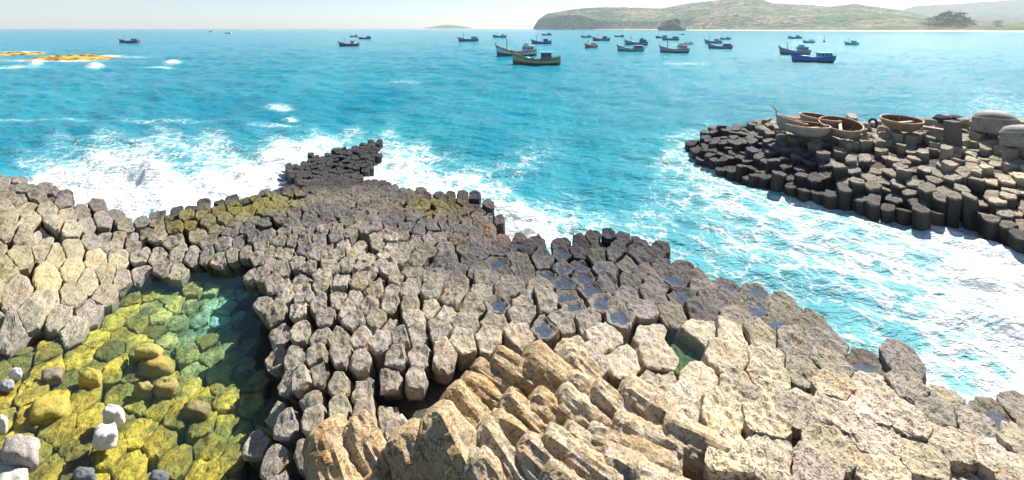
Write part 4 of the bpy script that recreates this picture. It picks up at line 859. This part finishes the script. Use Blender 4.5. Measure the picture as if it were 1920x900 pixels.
# ------------------------------------------------------------------ leaning columns of the centre foreground
def leaning(head, base, wpx, z0, z1, colr, label, seed, ext=1.25, tallf=1.15):
    A, B_ = W(*head, z0), W(*base, z1); B2 = A + (B_ - A) * ext; ax = B2 - A; L = np.linalg.norm(ax); ax = ax / L
    r = wpx * A[1] / F / 2; side = np.cross(ax, [0, 0, 1.]); side /= np.linalg.norm(side); up = np.cross(side, ax)
    A = A - up * r * .9; M, N = 40, 34; r0 = np.random.default_rng(seed); V = []
    th = np.linspace(0, 2 * math.pi, M, endpoint=False); ph = r0.uniform(0, 1.05)
    hexr = 1 / np.cos((((th + ph) % (math.pi / 3)) - math.pi / 6)) * .93; hexr = .8 * hexr + .05 * np.roll(hexr, 1) + .15 * np.roll(hexr, -1)
    for i in range(N + 1):
        t = i / N; s = t * L
        cap = min(1, math.sqrt(max(0, 1 - (1 - min(1, s / (.55 * r))) ** 2.2)) + .02)
        pr = hexr * r * cap * (.88 + .22 * t)
        V += (A + ax * s + (np.outer(pr * np.cos(th), side) + np.outer(pr * np.sin(th) * tallf, up))).tolist()
    V = np.array(V); loc = np.column_stack([(V - A) @ side, (V - A) @ up, ((V - A) @ ax)])
    n1 = fbm(loc * np.array([3.2, 3.2, 1.5]) + seed * 3.1, 3, 4); gro = .6 - 2.2 * np.abs(fbm(loc * np.array([8, 8, 1.7]) + seed, 3, 9)); n3 = fbm(V * 13, 3, 17)
    ctr = A + np.outer(loc[:, 2], ax); o = V - ctr; o /= (np.linalg.norm(o, axis=1)[:, None] + 1e-6)
    V = V + o * (.075 * n1 + .05 * gro + .022 * n3)[:, None]
    V = np.vstack([V, A + ax * (-.01)]); ci = len(V) - 1
    Fc = [(ci, (j + 1) % M, j) for j in range(M)]
    for i in range(N): Fc += [(i * M + j, i * M + (j + 1) % M, (i + 1) * M + (j + 1) % M, (i + 1) * M + j) for j in range(M)]
    c = np.array(colr)[None, :] * np.append(1 + .25 * n1 + .25 * gro, 1)[:, None]
    rust = np.clip(np.append(gro, 0) * 2.2 + .1, 0, 1)[:, None] * .45; c = c * (1 - rust) + np.array((.38, .23, .09)) * rust
    o = link('leaning_column', mesh(V - A, Fc, c, np.zeros(len(V)), None, {'erode': np.full(len(V), .5)}), [ROCK], None, False); o.location = A.tolist(); tag(o, label, 'rock column', 'leaning columns of the centre foreground', 'thing')
OS, TN, PL = (.50, .375, .24), (.46, .37, .24), (.52, .44, .33)
LG = [
 ((612, 782), (650, 905), 78, 3.75, 3.2, OS, 'broad orange slab, leftmost at the bottom beside the pool bank'), ((668, 772), (722, 868), 56, 3.7, 3.2, OS, 'narrow orange slab between the leftmost slab and pointed one'), ((768, 796), (812, 915), 74, 3.8, 3.2, OS, 'pointed orange slab with a dark left face at the bottom'), ((822, 752), (900, 905), 92, 4.0, 3.3, TN, 'largest tan leaning column with a shaded left wall'),
 ((850, 716), (912, 792), 48, 3.75, 3.3, TN, 'tan leaning column just above the largest one'), ((874, 697), (934, 742), 42, 3.7, 3.3, TN, 'short tan leaning column, second in the upper left row'), ((890, 674), (960, 724), 42, 3.65, 3.3, TN, 'brown streaked leaning column third in the upper left row'), ((927, 652), (1040, 730), 46, 3.7, 3.25, TN, 'long brown streaked leaning column under the centre field'), ((996, 645), (1064, 708), 64, 3.75, 3.3, TN, 'thick rounded tan leaning column topping the row'), ((1062, 646), (1106, 690), 54, 3.55, 3.2, PL, 'rightmost short tan leaning column of the top row'),
 ((950, 732), (1018, 800), 50, 3.6, 3.2, TN, 'tan leaning column with dark pits in the middle row'), ((1003, 730), (1056, 780), 50, 3.5, 3.2, TN, 'smooth tan leaning column in the middle row'), ((1050, 722), (1132, 790), 62, 3.5, 3.15, PL, 'pale broad leaning column in the middle row'), ((1068, 698), (1108, 728), 54, 3.5, 3.2, PL, 'pale rounded head above the broad pale column'), ((1118, 708), (1174, 772), 54, 3.45, 3.15, PL, 'pale leaning column with a cut lower end'), ((1172, 712), (1242, 764), 64, 3.4, 3.1, PL, 'pale wide leaning column at the right of the middle row'),
 ((912, 782), (985, 895), 54, 3.75, 3.2, PL, 'cream leaning column with a pitted rounded head'), ((902, 842), (956, 912), 54, 3.75, 3.2, PL, 'stubby leaning column with a dark hollow at its left'), ((928, 768), (1006, 818), 42, 3.6, 3.2, TN, 'slim tan leaning column above the cream one'), ((980, 812), (1084, 912), 62, 3.55, 3.15, PL, 'long cream leaning column in the lower row'), ((1022, 802), (1134, 885), 52, 3.45, 3.15, PL, 'long pale ridge right of the cream column'), ((1062, 795), (1128, 848), 48, 3.4, 3.1, PL, 'short pale ridge beneath the broad pale column'), ((1102, 796), (1232, 856), 70, 3.35, 3.05, PL, 'wide pale pitted ridge at centre right'), ((1128, 842), (1228, 898), 62, 3.3, 3.05, PL, 'pale worn ridge near the bottom edge'), ((1152, 774), (1252, 832), 62, 3.35, 3.1, PL, 'pale ridge with a squared right end'), ((1246, 786), (1350, 842), 62, 3.28, 3.05, PL, 'rightmost pale ridge fading into the flat pavement'), ((1034, 868), (1082, 912), 48, 3.5, 3.2, PL, 'small pale stub at the bottom edge'), ((1190, 880), (1290, 925), 64, 3.28, 3.05, PL, 'low pale ridge along the bottom edge'), ((700, 880), (735, 960), 60, 3.3, 2.9, OS, 'dark footed orange block between two slabs at the bottom')]
for k, (h_, b_, w, z0, z1, cl, lb) in enumerate(LG): leaning(h_, b_, w, z0, z1, cl, lb, 200 + k)

# ------------------------------------------------------------------ sea haze
hm = bpy.data.materials.new('sea_haze'); hm.use_nodes = True; ht = hm.node_tree; ht.nodes.clear()
ho = nd(ht, 'ShaderNodeOutputMaterial'); pv = nd(ht, 'ShaderNodeVolumePrincipled'); pv.inputs['Color'].default_value = (.80, .91, 1, 1); pv.inputs['Density'].default_value = 0.0001; pv.inputs['Anisotropy'].default_value = 0.2
ht.links.new(pv.outputs[0], ho.inputs['Volume'])
hb = MB(); hb.box((0, 3300, 165), (22000, 7000, 370)); o = hb.build('haze', hm); tag(o, kind='stuff')
